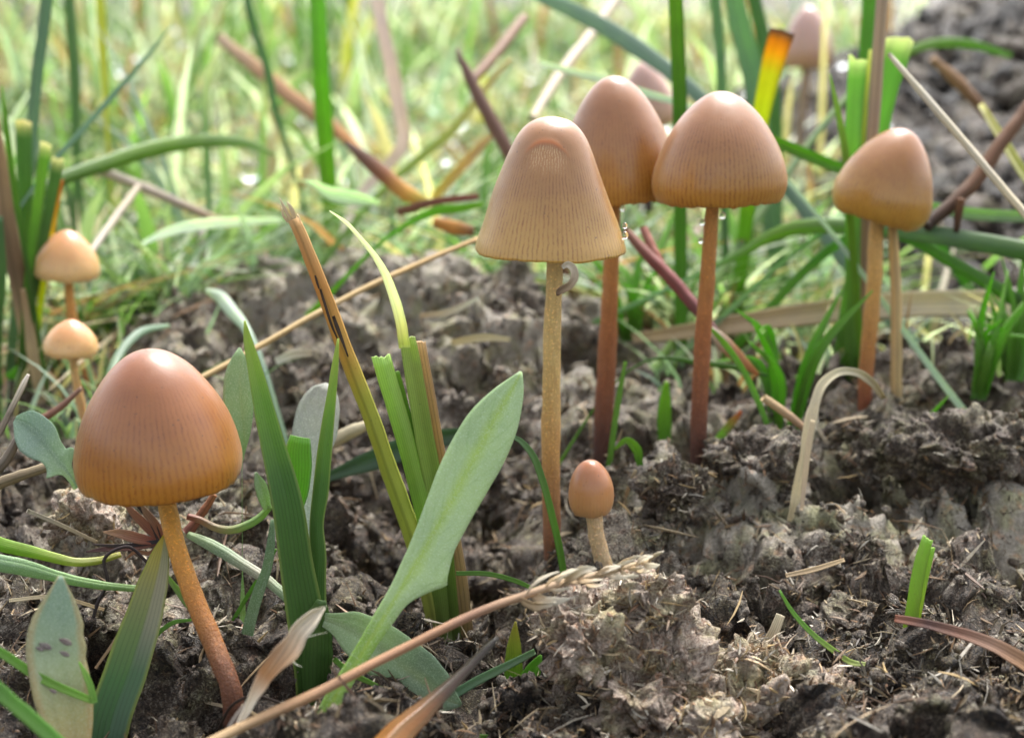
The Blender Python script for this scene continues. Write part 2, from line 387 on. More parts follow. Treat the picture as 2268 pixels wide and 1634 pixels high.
def blade(name, label, cat, pts, stops, Y0=None, Y1=None, mat='blade', rooted=True, parent=None, group=None, tube=False, **kw):
    SEED[0] += 1
    if not parent: name = {'grass_blade': 'leaf' if cat == 'leaf' else 'grass_leaf', 'cut_blade': 'cut_grass_leaf', 'dead_blade': 'dead_leaf', 'rotting_blade': 'rotting_leaf', 'dead_stem': 'twig' if cat == 'twig' else 'straw', 'brown_stalk': 'twig', 'red_stem': 'twig', 'leaf_stalk': 'green_leaf_stalk'}.get(name, name)
    C = ctrl(pts, Y0, Y1, rooted)
    if tube:
        n = kw.pop('n', 40)
        geo = tube_mesh(C[:, :3], C[:, 3], stops, n=n, m=kw.pop('m', 10), seed=SEED[0], bumpy=kw.pop('bumpy', .1), flat=kw.pop('flat', 1.))
    else:
        kw.setdefault('twist', random.uniform(-.35, .35)); geo = ribbon_mesh(name, C, stops, seed=SEED[0], **kw)
    o = put_mesh(name, geo, M[mat], parent, None if parent else C[0, :3].copy())
    if not parent: tag(o, label, cat, group)
    elif label: o['label'] = label
    return o
# colours (surface reflectance)
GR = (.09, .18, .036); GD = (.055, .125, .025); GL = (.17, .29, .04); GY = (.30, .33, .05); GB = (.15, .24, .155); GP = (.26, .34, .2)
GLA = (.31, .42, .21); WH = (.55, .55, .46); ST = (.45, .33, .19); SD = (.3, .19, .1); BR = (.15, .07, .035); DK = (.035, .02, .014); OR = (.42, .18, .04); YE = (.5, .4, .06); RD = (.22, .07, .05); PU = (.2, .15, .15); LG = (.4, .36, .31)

# ------------------------------------------------------------------ mushrooms
PROF_A = [(0, 0), (.012, .12), (.04, .24), (.09, .36), (.17, .50), (.28, .64), (.42, .785), (.58, .90), (.74, .97), (.88, 1.0), (.96, .99), (1, .975)]
PROF_B = [(0, 0), (.01, .12), (.035, .24), (.08, .345), (.15, .44), (.25, .53), (.38, .625), (.52, .72), (.68, .82), (.84, .915), (.95, .98), (1, 1.0)]
PROF_C = [(0, 0), (.012, .12), (.04, .22), (.09, .34), (.18, .50), (.3, .665), (.45, .82), (.6, .925), (.75, .985), (.87, 1.0), (.95, .97), (1, .93)]
PROF_D = [(0, 0), (.012, .13), (.04, .25), (.09, .37), (.18, .53), (.3, .69), (.45, .84), (.6, .94), (.74, 1.0), (.86, .985), (.95, .91), (1, .82)]
PROF_E = [(0, 0), (.012, .18), (.04, .33), (.1, .5), (.2, .68), (.35, .86), (.5, .96), (.65, 1.0), (.8, .985), (.92, .9), (1, .8)]
def mushroom(label, apex, rimc, width, stem, Y, capm, prof, stem_cols, Ystem=None, wall=.075, lean=0., peel=False, group='slender brown mushrooms', curl=1., res=1.0):
    yb = gY(*stem[-1][:2]) if Ystem is None else Ystem
    Yc = yb if Y is None else Y
    base = PY(stem[-1][0], stem[-1][1], yb)
    base[2] = min(base[2], float(G(base[0], base[1]))) if base[2] - float(G(base[0], base[1])) < .5 else base[2]
    rt = root('mushroom', base, label, 'mushroom', group)
    a = PY(*apex, Yc); c = PY(*rimc, Yc); ax = a - c; H = np.linalg.norm(ax); ax /= H
    ax = nrm(ax + np.array([0, -lean, 0])); Rm = width / 2 * depth(c) / FP
    X = nrm(np.cross(np.array([0, 1, 0.]), ax)); Yv = np.cross(ax, X)
    apt = c + ax * H
    na, nt = int(150 * res), int(56 * res)
    pt = np.array(prof); S = cat_rom(pt, nt); t, r = S[:, 0], np.maximum(S[:, 1], 0)
    t[0] = r[0] = 0
    # outer skin, rolled lip, inner wall
    inn = [(1.004, r[-1] - .3 * wall / Rm), (1.0, r[-1] - wall / Rm)] + [(tt + .35 * wall / H, max(rr - 1.25 * wall / Rm, .02)) for tt, rr in zip(t[::-1][3:-6:3], r[::-1][3:-6:3])]
    tt = np.concatenate([t, [q[0] for q in inn]]); rr = np.concatenate([r, [q[1] for q in inn]])
    vv = np.concatenate([t, np.full(len(inn), 1.0)])
    th = np.linspace(0, 2 * math.pi, na + 1)
    Sd = len(bpy.data.objects) * .37
    un = 1 + .03 * vn(np.cos(th)[None] * 1.3 + Sd, np.sin(th)[None] * 1.3, tt[:, None] * 2.2, 71) + .012 * vn(np.cos(th)[None] * 3 + Sd, np.sin(th)[None] * 3, tt[:, None] * 1.5, 72) * tt[:, None]
    rad = rr[:, None] * un * Rm
    hh = H * (1 - tt)[:, None] + (H * .022 * curl) * (tt[:, None] ** 3) * (vn(np.cos(th)[None] * 2.4 + Sd, np.sin(th)[None] * 2.4, 0, 73) + .45 * vn(np.cos(th)[None] * 11 + Sd, np.sin(th)[None] * 11, 0, 74) * tt[:, None] ** 20)
    pe = np.zeros((len(tt), na + 1)); lp = pe.copy()
    if peel:
        # a scraped patch on the side towards the viewer: front is -Yv or +Yv
        fr = -math.pi / 2 if Yv[1] > 0 else math.pi / 2
        da = (th - fr + math.pi) % (2 * math.pi) - math.pi + .17
        q = da[None] / .60; topb = .155 + .10 * np.abs(q) ** 2.4
        botb = .40 + .02 * vn(th * 9, 0, 0, 75)[None]
        outer = (np.arange(len(tt)) < nt)[:, None]
        pe = sst(0, .05, tt[:, None] - topb) * (1 - sst(-.12, .02, tt[:, None] - botb)) * (1 - sst(.45, 1, np.abs(q + .12 * vn(tt * 9, 0, 0, 76)[:, None]))) * outer
        lp = np.exp(-((tt[:, None] - topb) / .02) ** 2) * outer * (1 - sst(.5, 1.1, np.abs(q)))
        rad = rad - .014 * pe + .006 * lp
    ca, sa = np.cos(th)[None, :, None], np.sin(th)[None, :, None]
    V = c + hh[..., None] * ax + rad[..., None] * (ca * X + sa * Yv)
    uv = np.stack(np.broadcast_arrays(th[None] / 6.28318, vv[:, None]), -1).reshape(-1, 2)
    ntt = len(tt); i = np.arange(ntt * (na + 1)).reshape(ntt, na + 1)
    F = np.stack([i[:-1, :-1], i[1:, :-1], i[1:, 1:], i[:-1, 1:]], -1).reshape(-1, 4)
    V = V.reshape(-1, 3)
    me = mesh_np('cap', V - base, F, True, None, uv, {'peel': pe.ravel(), 'lip': lp.ravel()})
    bm = bmesh.new(); bm.from_mesh(me); bmesh.ops.remove_doubles(bm, verts=bm.verts, dist=1e-4); bmesh.ops.recalc_face_normals(bm, faces=bm.faces); bm.to_mesh(me); bm.free()
    me.polygons.foreach_set('use_smooth', np.full(len(me.polygons), True))
    link('cap', me, capm, rt)
    # gills: radial folds filling the bell
    ng = 56; th = np.linspace(0, 2 * math.pi, ng * 2, endpoint=False); gt = np.linspace(0, 1, 7)
    zz = np.where(np.arange(ng * 2) % 2 == 0, 1., .35)[None]
    rad = (.14 + gt[:, None] * .70) * Rm * r[-1]; low = H * (.06 + .5 * (1 - gt[:, None]) ** 1.4 * .5) + zz * 0 + H * .12 * (1 - zz) * (gt[:, None] * .6 + .2)
    V = c + low[..., None] * ax + (rad + 0 * zz)[..., None] * (np.cos(th)[None, :, None] * X + np.sin(th)[None, :, None] * Yv)
    i = np.arange(7 * ng * 2).reshape(7, -1); j = np.roll(i, -1, 1)
    F = np.stack([i[:-1], j[:-1], j[1:], i[1:]], -1).reshape(-1, 4)
    uv = np.stack(np.broadcast_arrays(th[None] / 6.2832, gt[:, None]), -1).reshape(-1, 2)
    link('gills', mesh_np('gills', V.reshape(-1, 3) - base, F, True, None, uv), M['gill'], rt)
    # stem
    tops = c + ax * H * .45
    P = [tops]; rd = [stem[0][2] / 2 * depth(c) / FP]
    n = len(stem)
    for q, s in enumerate(stem):
        y = Yc + (yb - Yc) * q / (n - 1); p = PY(s[0], s[1], y); P.append(p); rd.append(s[2] / 2 * depth(p) / FP)
    P.append(P[-1] + np.array([0.02, .0, -.35])); rd.append(rd[-1] * 1.1)
    geo = tube_mesh(np.array(P), np.array(rd), stem_cols, n=70, m=22, bumpy=.07, seed=Sd)
    put_mesh('stem', geo, M['stem'], rt)
    return rt
cap_front = cap_mat('cap_chestnut', (0.218, 0.077, 0.027), (0.294, 0.108, 0.019), (0.403, 0.167, 0.018), 76, .16, .6)
cap_pale = cap_mat('cap_fawn_scraped', (0.260, 0.115, 0.040), (0.311, 0.155, 0.038), (0.428, 0.252, 0.052), 96, .16, .8, peel=True)
cap_pink = cap_mat('cap_pinkish_brown', (0.235, 0.097, 0.037), (0.277, 0.122, 0.027), (0.403, 0.198, 0.029), 88, .12, .85)
cap_och = cap_mat('cap_ochre', (0.244, 0.095, 0.029), (0.319, 0.149, 0.026), (0.462, 0.261, 0.036), 84, .12, .85)
cap_light = cap_mat('cap_light_orange', (.45, .2, .08), (.55, .3, .1), (.64, .42, .17), 60, .3, .35)
cap_far = cap_mat('cap_far_mauve', (.40, .25, .21), (.42, .25, .18), (.46, .27, .15), 60, .4, .3)
cap_small = cap_mat('cap_small_tan', (.30, .11, .04), (.40, .18, .06), (.46, .25, .10), 40, .5, .2)
SC_OR = [(0, (.62, .34, .06)), (.4, (.56, .26, .035)), (.62, (.38, .155, .03)), (.82, (.17, .065, .025)), (.95, (.12, .045, .022))]
SC_CR = [(0, (.6, .44, .19)), (.4, (.56, .39, .14)), (.6, (.46, .26, .08)), (.78, (.25, .11, .045)), (.92, (.09, .038, .025)), (1, (.06, .03, .02))]
SC_RB = [(0, (.54, .30, .09)), (.3, (.46, .21, .05)), (.5, (.33, .12, .032)), (.68, (.22, .075, .026)), (.82, (.10, .036, .02)), (.94, (.04, .018, .014)), (1, (.03, .015, .012))]
SC_OC = [(0, (.62, .42, .16)), (.4, (.55, .32, .09)), (.65, (.42, .19, .05)), (.85, (.28, .09, .035)), (1, (.14, .05, .03))]
SC_PL = [(0, (.6, .42, .22)), (.6, (.55, .4, .22)), (1, (.4, .26, .14))]
mushroom('large chestnut mushroom with an orange-brown bell cap, standing left of the upright grass shoot', (330, 770), (355, 1052), 366,
         [(368, 1105, 41), (388, 1200, 42), (425, 1310, 44), (470, 1420, 46), (512, 1530, 47)], 14.6, cap_front, PROF_A, SC_OR, lean=.06)
mushroom('tall fawn mushroom with a pale scraped patch near the top of its bell cap', (1222, 258), (1217, 550), 334,
         [(1229, 575, 35), (1224, 700, 37), (1221, 850, 40), (1220, 1000, 42), (1222, 1150, 40), (1226, 1290, 37)], None, cap_pale, PROF_B, SC_CR, peel=True, res=1.5, curl=.6)
mushroom('pinkish-brown mushroom half hidden between the scraped fawn one and the broad striped one', (1358, 167), (1368, 432), 256,
         [(1355, 560, 34), (1350, 680, 38), (1342, 830, 42), (1336, 950, 42), (1334, 1035, 38)], None, cap_pink, PROF_A, SC_RB, lean=.02)
mushroom('broad striped mushroom with dew drops under its cap and a thin red-brown stem', (1596, 202), (1595, 438), 298,
         [(1577, 470, 30), (1570, 580, 33), (1559, 720, 36), (1550, 880, 38), (1547, 975, 38), (1547, 1042, 37)], None, cap_pink, PROF_C, SC_RB)
mushroom('ochre mushroom with its cap tilted sideways, beside the pale straw stalk', (2005, 285), (1941, 484), 218,
         [(1942, 500, 32), (1938, 600, 34), (1926, 740, 34), (1917, 840, 32), (1915, 905, 30)], None, cap_och, PROF_D, SC_OC)
mushroom('tiny egg-capped mushroom with a pale stem, beside the dung clod', (1307, 1019), (1310, 1132), 102,
         [(1316, 1140, 36), (1320, 1180, 36), (1332, 1230, 38), (1350, 1290, 42)], None, cap_small, PROF_E, SC_PL, wall=.05, res=.8)
mushroom('small orange mushroom above another small one, beside the dark withered stalk', (149, 510), (149, 612), 143,
         [(152, 628, 20), (158, 690, 22), (178, 780, 24), (206, 860, 26)], None, cap_light, PROF_C, [(0, (.62, .32, .07)), (1, (.4, .16, .05))], wall=.05, res=.8)
mushroom('smallest tan mushroom with a spread cap, just behind the large chestnut cap', (158, 708), (157, 782), 120,
         [(162, 800, 18), (170, 850, 19), (184, 915, 21), (210, 985, 22)], None, cap_light, PROF_C, [(0, (.66, .46, .18)), (1, (.42, .2, .07))], wall=.05, res=.8)
mushroom('blurred mauve-brown mushroom standing behind the yellow cut blade', (1790, 14), (1788, 148), 116,
         [(1785, 165, 22), (1778, 240, 22), (1768, 340, 22)], 42, cap_far, PROF_D, [(0, (.5, .36, .26)), (1, (.36, .28, .2))], Ystem=43, res=.6)
mushroom('blurred mushroom cap peeping out behind the pinkish-brown cap', (1425, 136), (1436, 275), 125,
         [(1436, 290, 20), (1436, 360, 20), (1436, 430, 20)], 31, cap_far, PROF_C, SC_RB, Ystem=31.5, res=.6)

# ------------------------------------------------------------------ front plants
def st(*c): return [(i / max(1, len(c) - 1), x) for i, x in enumerate(c)]
# the large pale green leaf in the middle
AX = [(676, 1668, 21, 21), (735, 1555, 21, 21), (798, 1450, 19, 20), (848, 1370, 22, 24), (880, 1315, 22, 34), (905, 1272, 26, 66), (918, 1250, 29, 84), (926, 1238, 31, 76), (950, 1196, 38, 62),
      (985, 1135, 50, 60), (1025, 1060, 60, 63), (1065, 985, 62, 63), (1095, 928, 52, 57), (1120, 885, 38, 42), (1140, 850, 20, 23), (1154, 823, 3, 3)]
blade('sorrel_leaf', 'large grey-green spear-shaped leaf on a long stalk, rising in front of the dark hollow', 'leaf', [(x, y, (l, r)) for x, y, l, r in AX],
      [(0, (.2, .33, .05)), (.3, (.2, .33, .05)), (.42, GLA), (1, GLA)], 12.6, 14.6, 'leaf', n=72, m=12, fold=.16, cup=-.1, twist=.12, mid=(.30, .42, .05), thick=.022, wob=.025, wave=.035)
# upright shoot of two folded blades
sb = PY(690, 1515, 14.2); sb[2] = float(G(sb[0], sb[1]))
t = root('grass_shoot', sb, 'stout upright grass shoot of two dark green pointed blades, right of the large chestnut mushroom', 'grass shoot')
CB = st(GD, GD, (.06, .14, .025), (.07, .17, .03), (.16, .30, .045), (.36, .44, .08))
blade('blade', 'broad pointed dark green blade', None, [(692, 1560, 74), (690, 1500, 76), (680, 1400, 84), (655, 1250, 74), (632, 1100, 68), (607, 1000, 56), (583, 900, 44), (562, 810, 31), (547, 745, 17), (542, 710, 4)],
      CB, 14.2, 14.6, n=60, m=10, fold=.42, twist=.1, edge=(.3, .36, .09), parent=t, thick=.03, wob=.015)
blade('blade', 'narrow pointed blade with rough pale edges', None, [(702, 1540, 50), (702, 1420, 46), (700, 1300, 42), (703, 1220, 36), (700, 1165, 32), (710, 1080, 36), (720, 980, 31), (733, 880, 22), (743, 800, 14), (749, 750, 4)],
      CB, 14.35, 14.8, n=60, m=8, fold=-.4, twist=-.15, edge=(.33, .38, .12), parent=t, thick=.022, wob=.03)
blade('sheath', None, None, [(700, 1545, 80), (700, 1450, 74), (705, 1370, 52), (712, 1330, 20)], st(GD, GD, (.08, .15, .04)), 14.1, 14.15, m=8, fold=-.5, parent=t, thick=.02, twist=0.)
# cut tuft in the middle
sb = PY(985, 1400, 15.9); sb[2] = float(G(sb[0], sb[1]))
t = root('cut_grass_tuft', sb, 'tuft of cut grass stalks with a straw-brown stub and a curling white tip', 'grass tuft')
o = blade('stalk', 'leaning stalk, torn and brown at the top and yellow-green below', None, [(972, 1400, 42), (945, 1290, 42), (912, 1180, 42), (870, 1065, 40), (822, 925, 38), (785, 830, 37), (757, 755, 35), (722, 660, 33), (690, 580, 31), (662, 510, 29), (650, 485, 28)],
      [(0, (.2, .22, .05)), (.35, (.3, .36, .05)), (.6, (.34, .34, .05)), (.7, (.4, .24, .05)), (.85, (.45, .22, .06)), (1, (.5, .3, .13))], 15.9, 15.4, parent=t, tube=True, n=60, m=14, bumpy=.1, mat='dry')
for pts in ([(648, 495, 9), (632, 465, 8), (619, 438, 2)], [(655, 495, 10), (645, 462, 9), (636, 447, 2)], [(662, 500, 9), (662, 484, 7), (658, 474, 2)], [(640, 492, 8), (628, 478, 6), (624, 460, 2)]):
    blade('splinter', None, None, pts, st(ST, (.65, .55, .38)), 15.4, 15.4, parent=t, n=8, m=4, mat='dry', rooted=False)
for pts in ([(706, 640, 5), (716, 672, 6), (733, 725, 5), (745, 752, 3)], [(695, 610, 4), (700, 628, 5), (704, 640, 3)], [(735, 700, 7), (744, 726, 9), (757, 760, 6), (768, 790, 3)]):
    blade('dark_streak', None, None, [(a + 3, b, w) for a, b, w in pts], st((.05, .03, .02), (.05, .03, .02)), 15.2, 15.2, parent=t, n=10, m=3, mat='dry', rooted=False, thick=.008)
blade('stalk', 'pale green stalk', None, [(1000, 1400, 44), (985, 1250, 44), (962, 1080, 42), (940, 970, 42), (922, 860, 40), (906, 770, 38), (902, 745, 36)], st((.12, .16, .04), GL, (.26, .36, .08), (.33, .4, .12)), 15.9, 15.6, parent=t, fold=.5, m=8, cut=True, thick=.03, twist=0.)
blade('blade', 'thin white withered tip curling to the left', None, [(896, 770, 26), (892, 738, 25), (882, 690, 24), (868, 645, 22), (852, 605, 18), (832, 570, 14), (800, 530, 10), (765, 492, 8), (730, 467, 2)],
      [(0, (.4, .42, .14)), (.12, (.6, .55, .34)), (.3, (.76, .72, .62)), (1, (.82, .8, .76))], 15.5, 15.3, parent=t, n=40, m=4, fold=.3, rooted=False, mat='turf', twist=.0)
blade('stalk', 'short pale green cut stalk', None, [(985, 1400, 40), (955, 1200, 40), (925, 1075, 40), (895, 960, 42), (868, 870, 42), (845, 790, 42)], st((.12, .16, .04), GL, (.24, .38, .07), (.36, .5, .14)), 15.8, 15.5, parent=t, fold=-.4, m=8, cut=True, thick=.03, twist=.1)
blade('blade', None, None, [(930, 1050, 18), (905, 930, 18), (888, 860, 16), (880, 822, 10)], st(GD, GR, GL), 15.8, 15.6, parent=t, m=4, rooted=False)
blade('dead_blade', 'straw-brown cut blade', None, [(1030, 1430, 46), (1018, 1330, 46), (1003, 1220, 44), (985, 1110, 42), (968, 1010, 40), (950, 900, 38), (935, 815, 36), (925, 755, 34)], st((.2, .14, .07), (.42, .28, .13), (.46, .28, .12), (.55, .34, .17)), 16.0, 15.75, parent=t, mat='dry', m=8, fold=.22, cut=True, thick=.03, twist=-.1)
# lying spotted leaf
t = blade('sorrel_leaf', 'blunt grey-green leaf with purple spots lying behind the dry grass spike', 'leaf', [(700, 1366, 22), (735, 1376, 44), (775, 1392, 86), (830, 1425, 118), (890, 1470, 128), (945, 1510, 112), (990, 1545, 66), (1022, 1560, 8)],
      st((.2, .27, .15), GLA, (.17, .24, .16), (.2, .28, .19)), 14.2, 13.75, 'leaf', n=40, m=12, fold=.18, twist=.35, rooted=False, thick=.02, mid=(.24, .3, .17))
def spots(par, lst, c):
    for x, y, w, Y in lst:
        blade('purple_spot', None, None, [(x - w, y - w * .4, w * .3), (x - w * .3, y - w * .1, w * .9), (x + w * .4, y + w * .2, w), (x + w, y + w * .5, w * .3)], st(c, c), Y, Y, parent=par, n=10, m=4, rooted=False, thick=.006, fold=0, mat='leaf', twist=.3)
# dry grass spike across the front
sb = PY(470, 1650, 12.5)
t = root('dry_grass_spike', sb, 'dry brown grass stalk ending in a pale chaffy seed spike, slanting across the front', 'dry grass')
SP = [(420, 1668, 25), (560, 1598, 24), (690, 1540, 23), (800, 1484, 22), (900, 1432, 21), (1000, 1383, 20), (1080, 1347, 19), (1150, 1322, 18), (1230, 1295, 18), (1330, 1270, 15), (1440, 1240, 8)]
blade('stalk', None, None, SP, st(ST, (.34, .2, .11), (.36, .2, .12), (.3, .17, .11), (.42, .3, .2), (.5, .4, .27)), 11.6, 13.4, 'dry', tube=True, rooted=False, parent=t, n=60, m=10, bumpy=.12)
rs = random.Random(5)
for i in range(24):
    f = i / 23; x = 1150 + 285 * f; y = 1322 - 78 * f; up = rs.choice((-1, 1)); ln = rs.uniform(45, 85) * (1.1 - .45 * f); dy = up * rs.uniform(4, 34) * (1.1 - .5 * f)
    if i in (2, 3): dy, ln = 32, 88
    a = .25; ex, ey = x + ln, y - ln * a + dy
    w = rs.uniform(5, 17) * (1.15 - .45 * f)
    blade('chaff_scale', None, None, [(x, y, w * .5), (x + ln * .35, y - ln * a * .35 + dy * .7, w * 1.2), (x + ln * .7, y - ln * a * .7 + dy * .95, w), (ex, ey, 2)],
          st((.36, .25, .15), rs.choice(((.52, .42, .28), (.6, .52, .4), (.45, .33, .2))), (.62, .56, .46)), 12.94 + .44 * f - .06 * rs.random(), 12.96 + .44 * f - .1 * rs.random(), 'dry', rooted=False, parent=t, n=12, m=4, fold=rs.uniform(.1, .9), twist=rs.uniform(-1.1, 1.1), wob=.25)
# withered bud
t = blade('withered_leaf', 'shrivelled whitish-brown rolled leaf, in front of the foot of the upright shoot', 'dead leaf', [(490, 1680, 14), (505, 1650, 14), (530, 1592, 15), (560, 1535, 26), (598, 1482, 40), (628, 1435, 52), (655, 1392, 44), (690, 1362, 30), (718, 1345, 6)],
      st((.6, .52, .42), (.66, .58, .48), (.7, .62, .52), (.42, .22, .1), (.5, .34, .22), (.62, .54, .44), (.5, .45, .38)), 11.7, 12.5, 'dry', rooted=False, n=50, m=8, fold=.85, cup=.4, twist=[.2, .7, -.1, .5, .2], wob=.14, thick=.02, wave=.1)
blade('curled_tip', None, None, [(528, 1580, 12), (560, 1545, 10), (535, 1570, 9), (508, 1610, 10), (495, 1650, 10)], st((.3, .24, .2), (.35, .3, .26)), 12.3, 12.1, 'dry', parent=t, rooted=False, n=20, m=4)
for pts in ([(690, 1372, 3), (712, 1352, 2), (722, 1342, 1)], [(655, 1420, 3), (690, 1408, 2), (724, 1400, 1)], [(640, 1452, 2), (655, 1470, 2), (668, 1476, 1)]):
    blade('hair', None, None, pts, st(WH, WH), 12.7, 12.6, 'dry', parent=t, rooted=False, n=8, m=3)
blade('rotting_blade', 'wet dark brown folded blade pointing up right at the bottom edge', 'dead leaf', [(830, 1668, 84), (880, 1612, 70), (935, 1566, 52), (1000, 1508, 32), (1050, 1460, 22), (1085, 1425, 18), (1103, 1411, 9)],
      [(0, (.2, .085, .018)), (.35, (.12, .05, .015)), (.55, (.035, .018, .011)), (1, (.016, .012, .01))], 11.5, 12.8, 'gloss', rooted=False, fold=-.6, m=10, n=36, twist=-.5, thick=.03)
blade('brown_stalk', 'thin reddish-brown twig crossing the foot of the cut shoot at the right edge', 'twig', [(2330, 1508, 44), (2268, 1468, 38), (2190, 1425, 30), (2110, 1398, 25), (2040, 1380, 20), (1982, 1370, 17)],
      st((.3, .17, .09), (.32, .18, .1), (.3, .18, .13), (.2, .1, .07), (.09, .045, .04), (.25, .1, .06)), 13.2, 13.8, 'dry', rooted=False, fold=.5, n=36, m=8, thick=.03)
sb = PY(2010, 1440, 14.9); sb[2] = float(G(sb[0], sb[1]))
t = root('cut_grass_shoot', sb, 'short bright green cut shoot growing alone at the lower right', 'grass shoot')
blade('stalk', None, None, [(2003, 1470, 28), (2008, 1440, 30), (2014, 1400, 31), (2022, 1340, 29), (2033, 1275, 28), (2045, 1220, 26), (2054, 1192, 24)], [(0, (.48, .4, .05)), (.2, (.4, .4, .04)), (.4, (.22, .36, .04)), (1, (.26, .42, .07))], 14.3, 14.3, parent=t, fold=-.45, m=8, cut=True, thick=.035, twist=-.1)
blade('stalk', None, None, [(2014, 1440, 18), (2026, 1380, 19), (2040, 1310, 18), (2054, 1250, 16), (2063, 1212, 14)], [(0, (.45, .4, .05)), (.4, (.34, .42, .05)), (1, (.26, .42, .07))], 14.33, 14.33, parent=t, fold=.4, m=6, cut=True, thick=.03, twist=.3)
blade('sprout', 'thin curved green sprout with a pale runner lying left of the lone cut shoot', 'sprout', [(2082, 1470, 7), (2000, 1473, 8), (1925, 1471, 8), (1888, 1468, 14), (1845, 1440, 13), (1795, 1400, 12), (1755, 1355, 10), (1726, 1307, 5)], st((.42, .42, .2), (.4, .42, .18), (.3, .38, .08), (.15, .3, .04), (.15, .32, .04)), 13.9, 14.1, rooted=False, fold=.35, m=6, n=40)
# left foreground plants
blade('grass_blade', 'broad dark green blade, yellow and translucent at its tip, leaning right at the lower left', 'grass blade', [(222, 1668, 92), (250, 1580, 98), (285, 1480, 96), (320, 1370, 84), (345, 1280, 64), (358, 1220, 36), (364, 1185, 6)],
      [(0, (.03, .085, .03)), (.35, (.05, .14, .03)), (.55, (.13, .2, .05)), (.75, (.24, .24, .08)), (1, (.5, .4, .05))], 13.2, 14.4, fold=.3, m=10, n=44, twist=-.3, edge=(.3, .33, .04), thick=.02, half_cols=[(0, (.03, .08, .035)), (.4, (.06, .13, .05)), (.6, (.22, .22, .14)), (.8, (.3, .27, .17)), (1, (.3, .3, .12))])
t = blade('sorrel_leaf', 'pale blotchy leaf with purple spots and an orange edge, at the bottom left corner', 'leaf', [(160, 1672, 80), (152, 1610, 104), (137, 1530, 126), (124, 1455, 128), (124, 1385, 116), (130, 1330, 70), (134, 1275, 10)],
      [(0, (.36, .22, .08)), (.3, (.33, .3, .13)), (.6, (.3, .36, .22)), (.8, (.22, .3, .22)), (1, (.2, .29, .22))], 12.4, 12.9, 'leaf', fold=.12, m=12, n=44, edge=(.36, .26, .12), twist=.15, thick=.018)
spots(t, [(100, 1430, 14, 12.62), (145, 1420, 14, 12.62), (143, 1447, 11, 12.58), (118, 1530, 8, 12.42), (88, 1436, 9, 12.6)], PU)
CV = st((.14, .3, .04), (.22, .4, .06))
blade('grass_blade', 'slim bright green blade crossing the pale blotchy leaf', 'grass blade', [(-30, 1428, 20), (0, 1443, 20), (86, 1498, 20), (150, 1528, 18), (203, 1550, 15)], CV, 12.6, 12.5, rooted=False, fold=.4, m=6)
blade('grass_blade', 'short pale green blade rising from the end of the slim one over the blotchy leaf', 'grass blade', [(208, 1556, 16), (200, 1520, 15), (188, 1490, 12), (175, 1465, 4)], CV, 12.5, 12.6, rooted=False, fold=.3)
blade('grass_blade', 'out-of-focus green blade cutting the bottom left corner', 'grass blade', [(-30, 1500, 34), (20, 1548, 34), (70, 1590, 34), (140, 1655, 34)], st((.12, .26, .05), (.16, .34, .06)), 11.6, 11.4, rooted=False)
blade('grass_blade', 'dark green blade running down right behind the foot of the large chestnut mushroom', 'grass blade', [(640, 1665, 46), (590, 1555, 44), (545, 1478, 36), (500, 1410, 28), (440, 1362, 20), (400, 1315, 16), (356, 1256, 5)], st((.035, .09, .03), (.05, .13, .03), (.1, .2, .04), (.24, .34, .08)), 14.9, 15.3, fold=.4, m=8, n=44)
blade('grass_blade', 'pale grey-green stalk standing between the large chestnut mushroom and the upright shoot', 'grass blade', [(532, 1668, 27), (538, 1502, 26), (551, 1385, 27), (572, 1310, 25), (590, 1260, 22), (600, 1200, 18), (603, 1150, 8)], st((.16, .24, .11), (.17, .25, .14), (.14, .22, .12)), 14.3, 14.9, 'leaf', fold=.4, m=6, n=36)
for a, b in (([(498, 1405, 9), (530, 1350, 9), (560, 1300, 9), (590, 1255, 8), (612, 1215, 4)], 'hair-thin green blade slanting up to the upright shoot'),
             ([(338, 1416, 9), (358, 1395, 10), (385, 1378, 10), (424, 1372, 6)], 'short arching green blade left of the large mushroom stem'),
             ([(420, 1510, 8), (435, 1450, 8), (445, 1400, 7), (447, 1380, 4)], 'tiny upright green blade in the shade left of the large mushroom foot'),
             ([(1010, 1269, 10), (1080, 1270, 11), (1140, 1285, 11), (1200, 1312, 8)], 'thin arching green blade reaching from the large spear leaf to the dry spike'),
             ([(740, 1458, 12), (775, 1488, 13), (820, 1510, 11), (860, 1530, 5)], 'small green blade lying under the stalk of the large spear leaf'),
             ([(1010, 1625, 12), (1070, 1632, 14), (1130, 1632, 13), (1182, 1620, 6)], 'small bright green blade lying at the bottom edge left of the dung clod')):
    blade('grass_blade', b, 'grass blade', a, st((.1, .22, .03), (.15, .3, .04)), {1182: 13.2, 612: 15., 424: 14.8, 447: 15.2, 1200: 15.1, 860: 13.7}[a[-1][0]], None, rooted=False, fold=.4, m=4)
blade('grass_blade', 'thin green blade bowing down right beside the tall fawn stem', 'grass blade', [(1252, 1300, 15), (1240, 1220, 16), (1222, 1140, 16), (1200, 1060, 16), (1178, 1005, 15), (1150, 974, 12), (1120, 960, 6)], st((.1, .22, .03), (.13, .27, .04), (.13, .22, .1)), 15.9, 15.8, fold=.4, m=6)
blade('grass_blade', 'short pointed green blade left of the dung clod', 'grass blade', [(1142, 1510, 46), (1140, 1460, 40), (1141, 1415, 26), (1142, 1376, 4)], st((.1, .25, .03), (.16, .32, .04), (.35, .3, .05)), 14.4, 14.4, fold=.35, m=8)
blade('grass_blade', 'stubby light green blade leaning against the dung clod', 'grass blade', [(1158, 1540, 44), (1172, 1500, 40), (1188, 1470, 28), (1198, 1450, 6)], st((.12, .28, .03), (.17, .36, .05)), 14.2, 14.2, fold=.3, m=8)
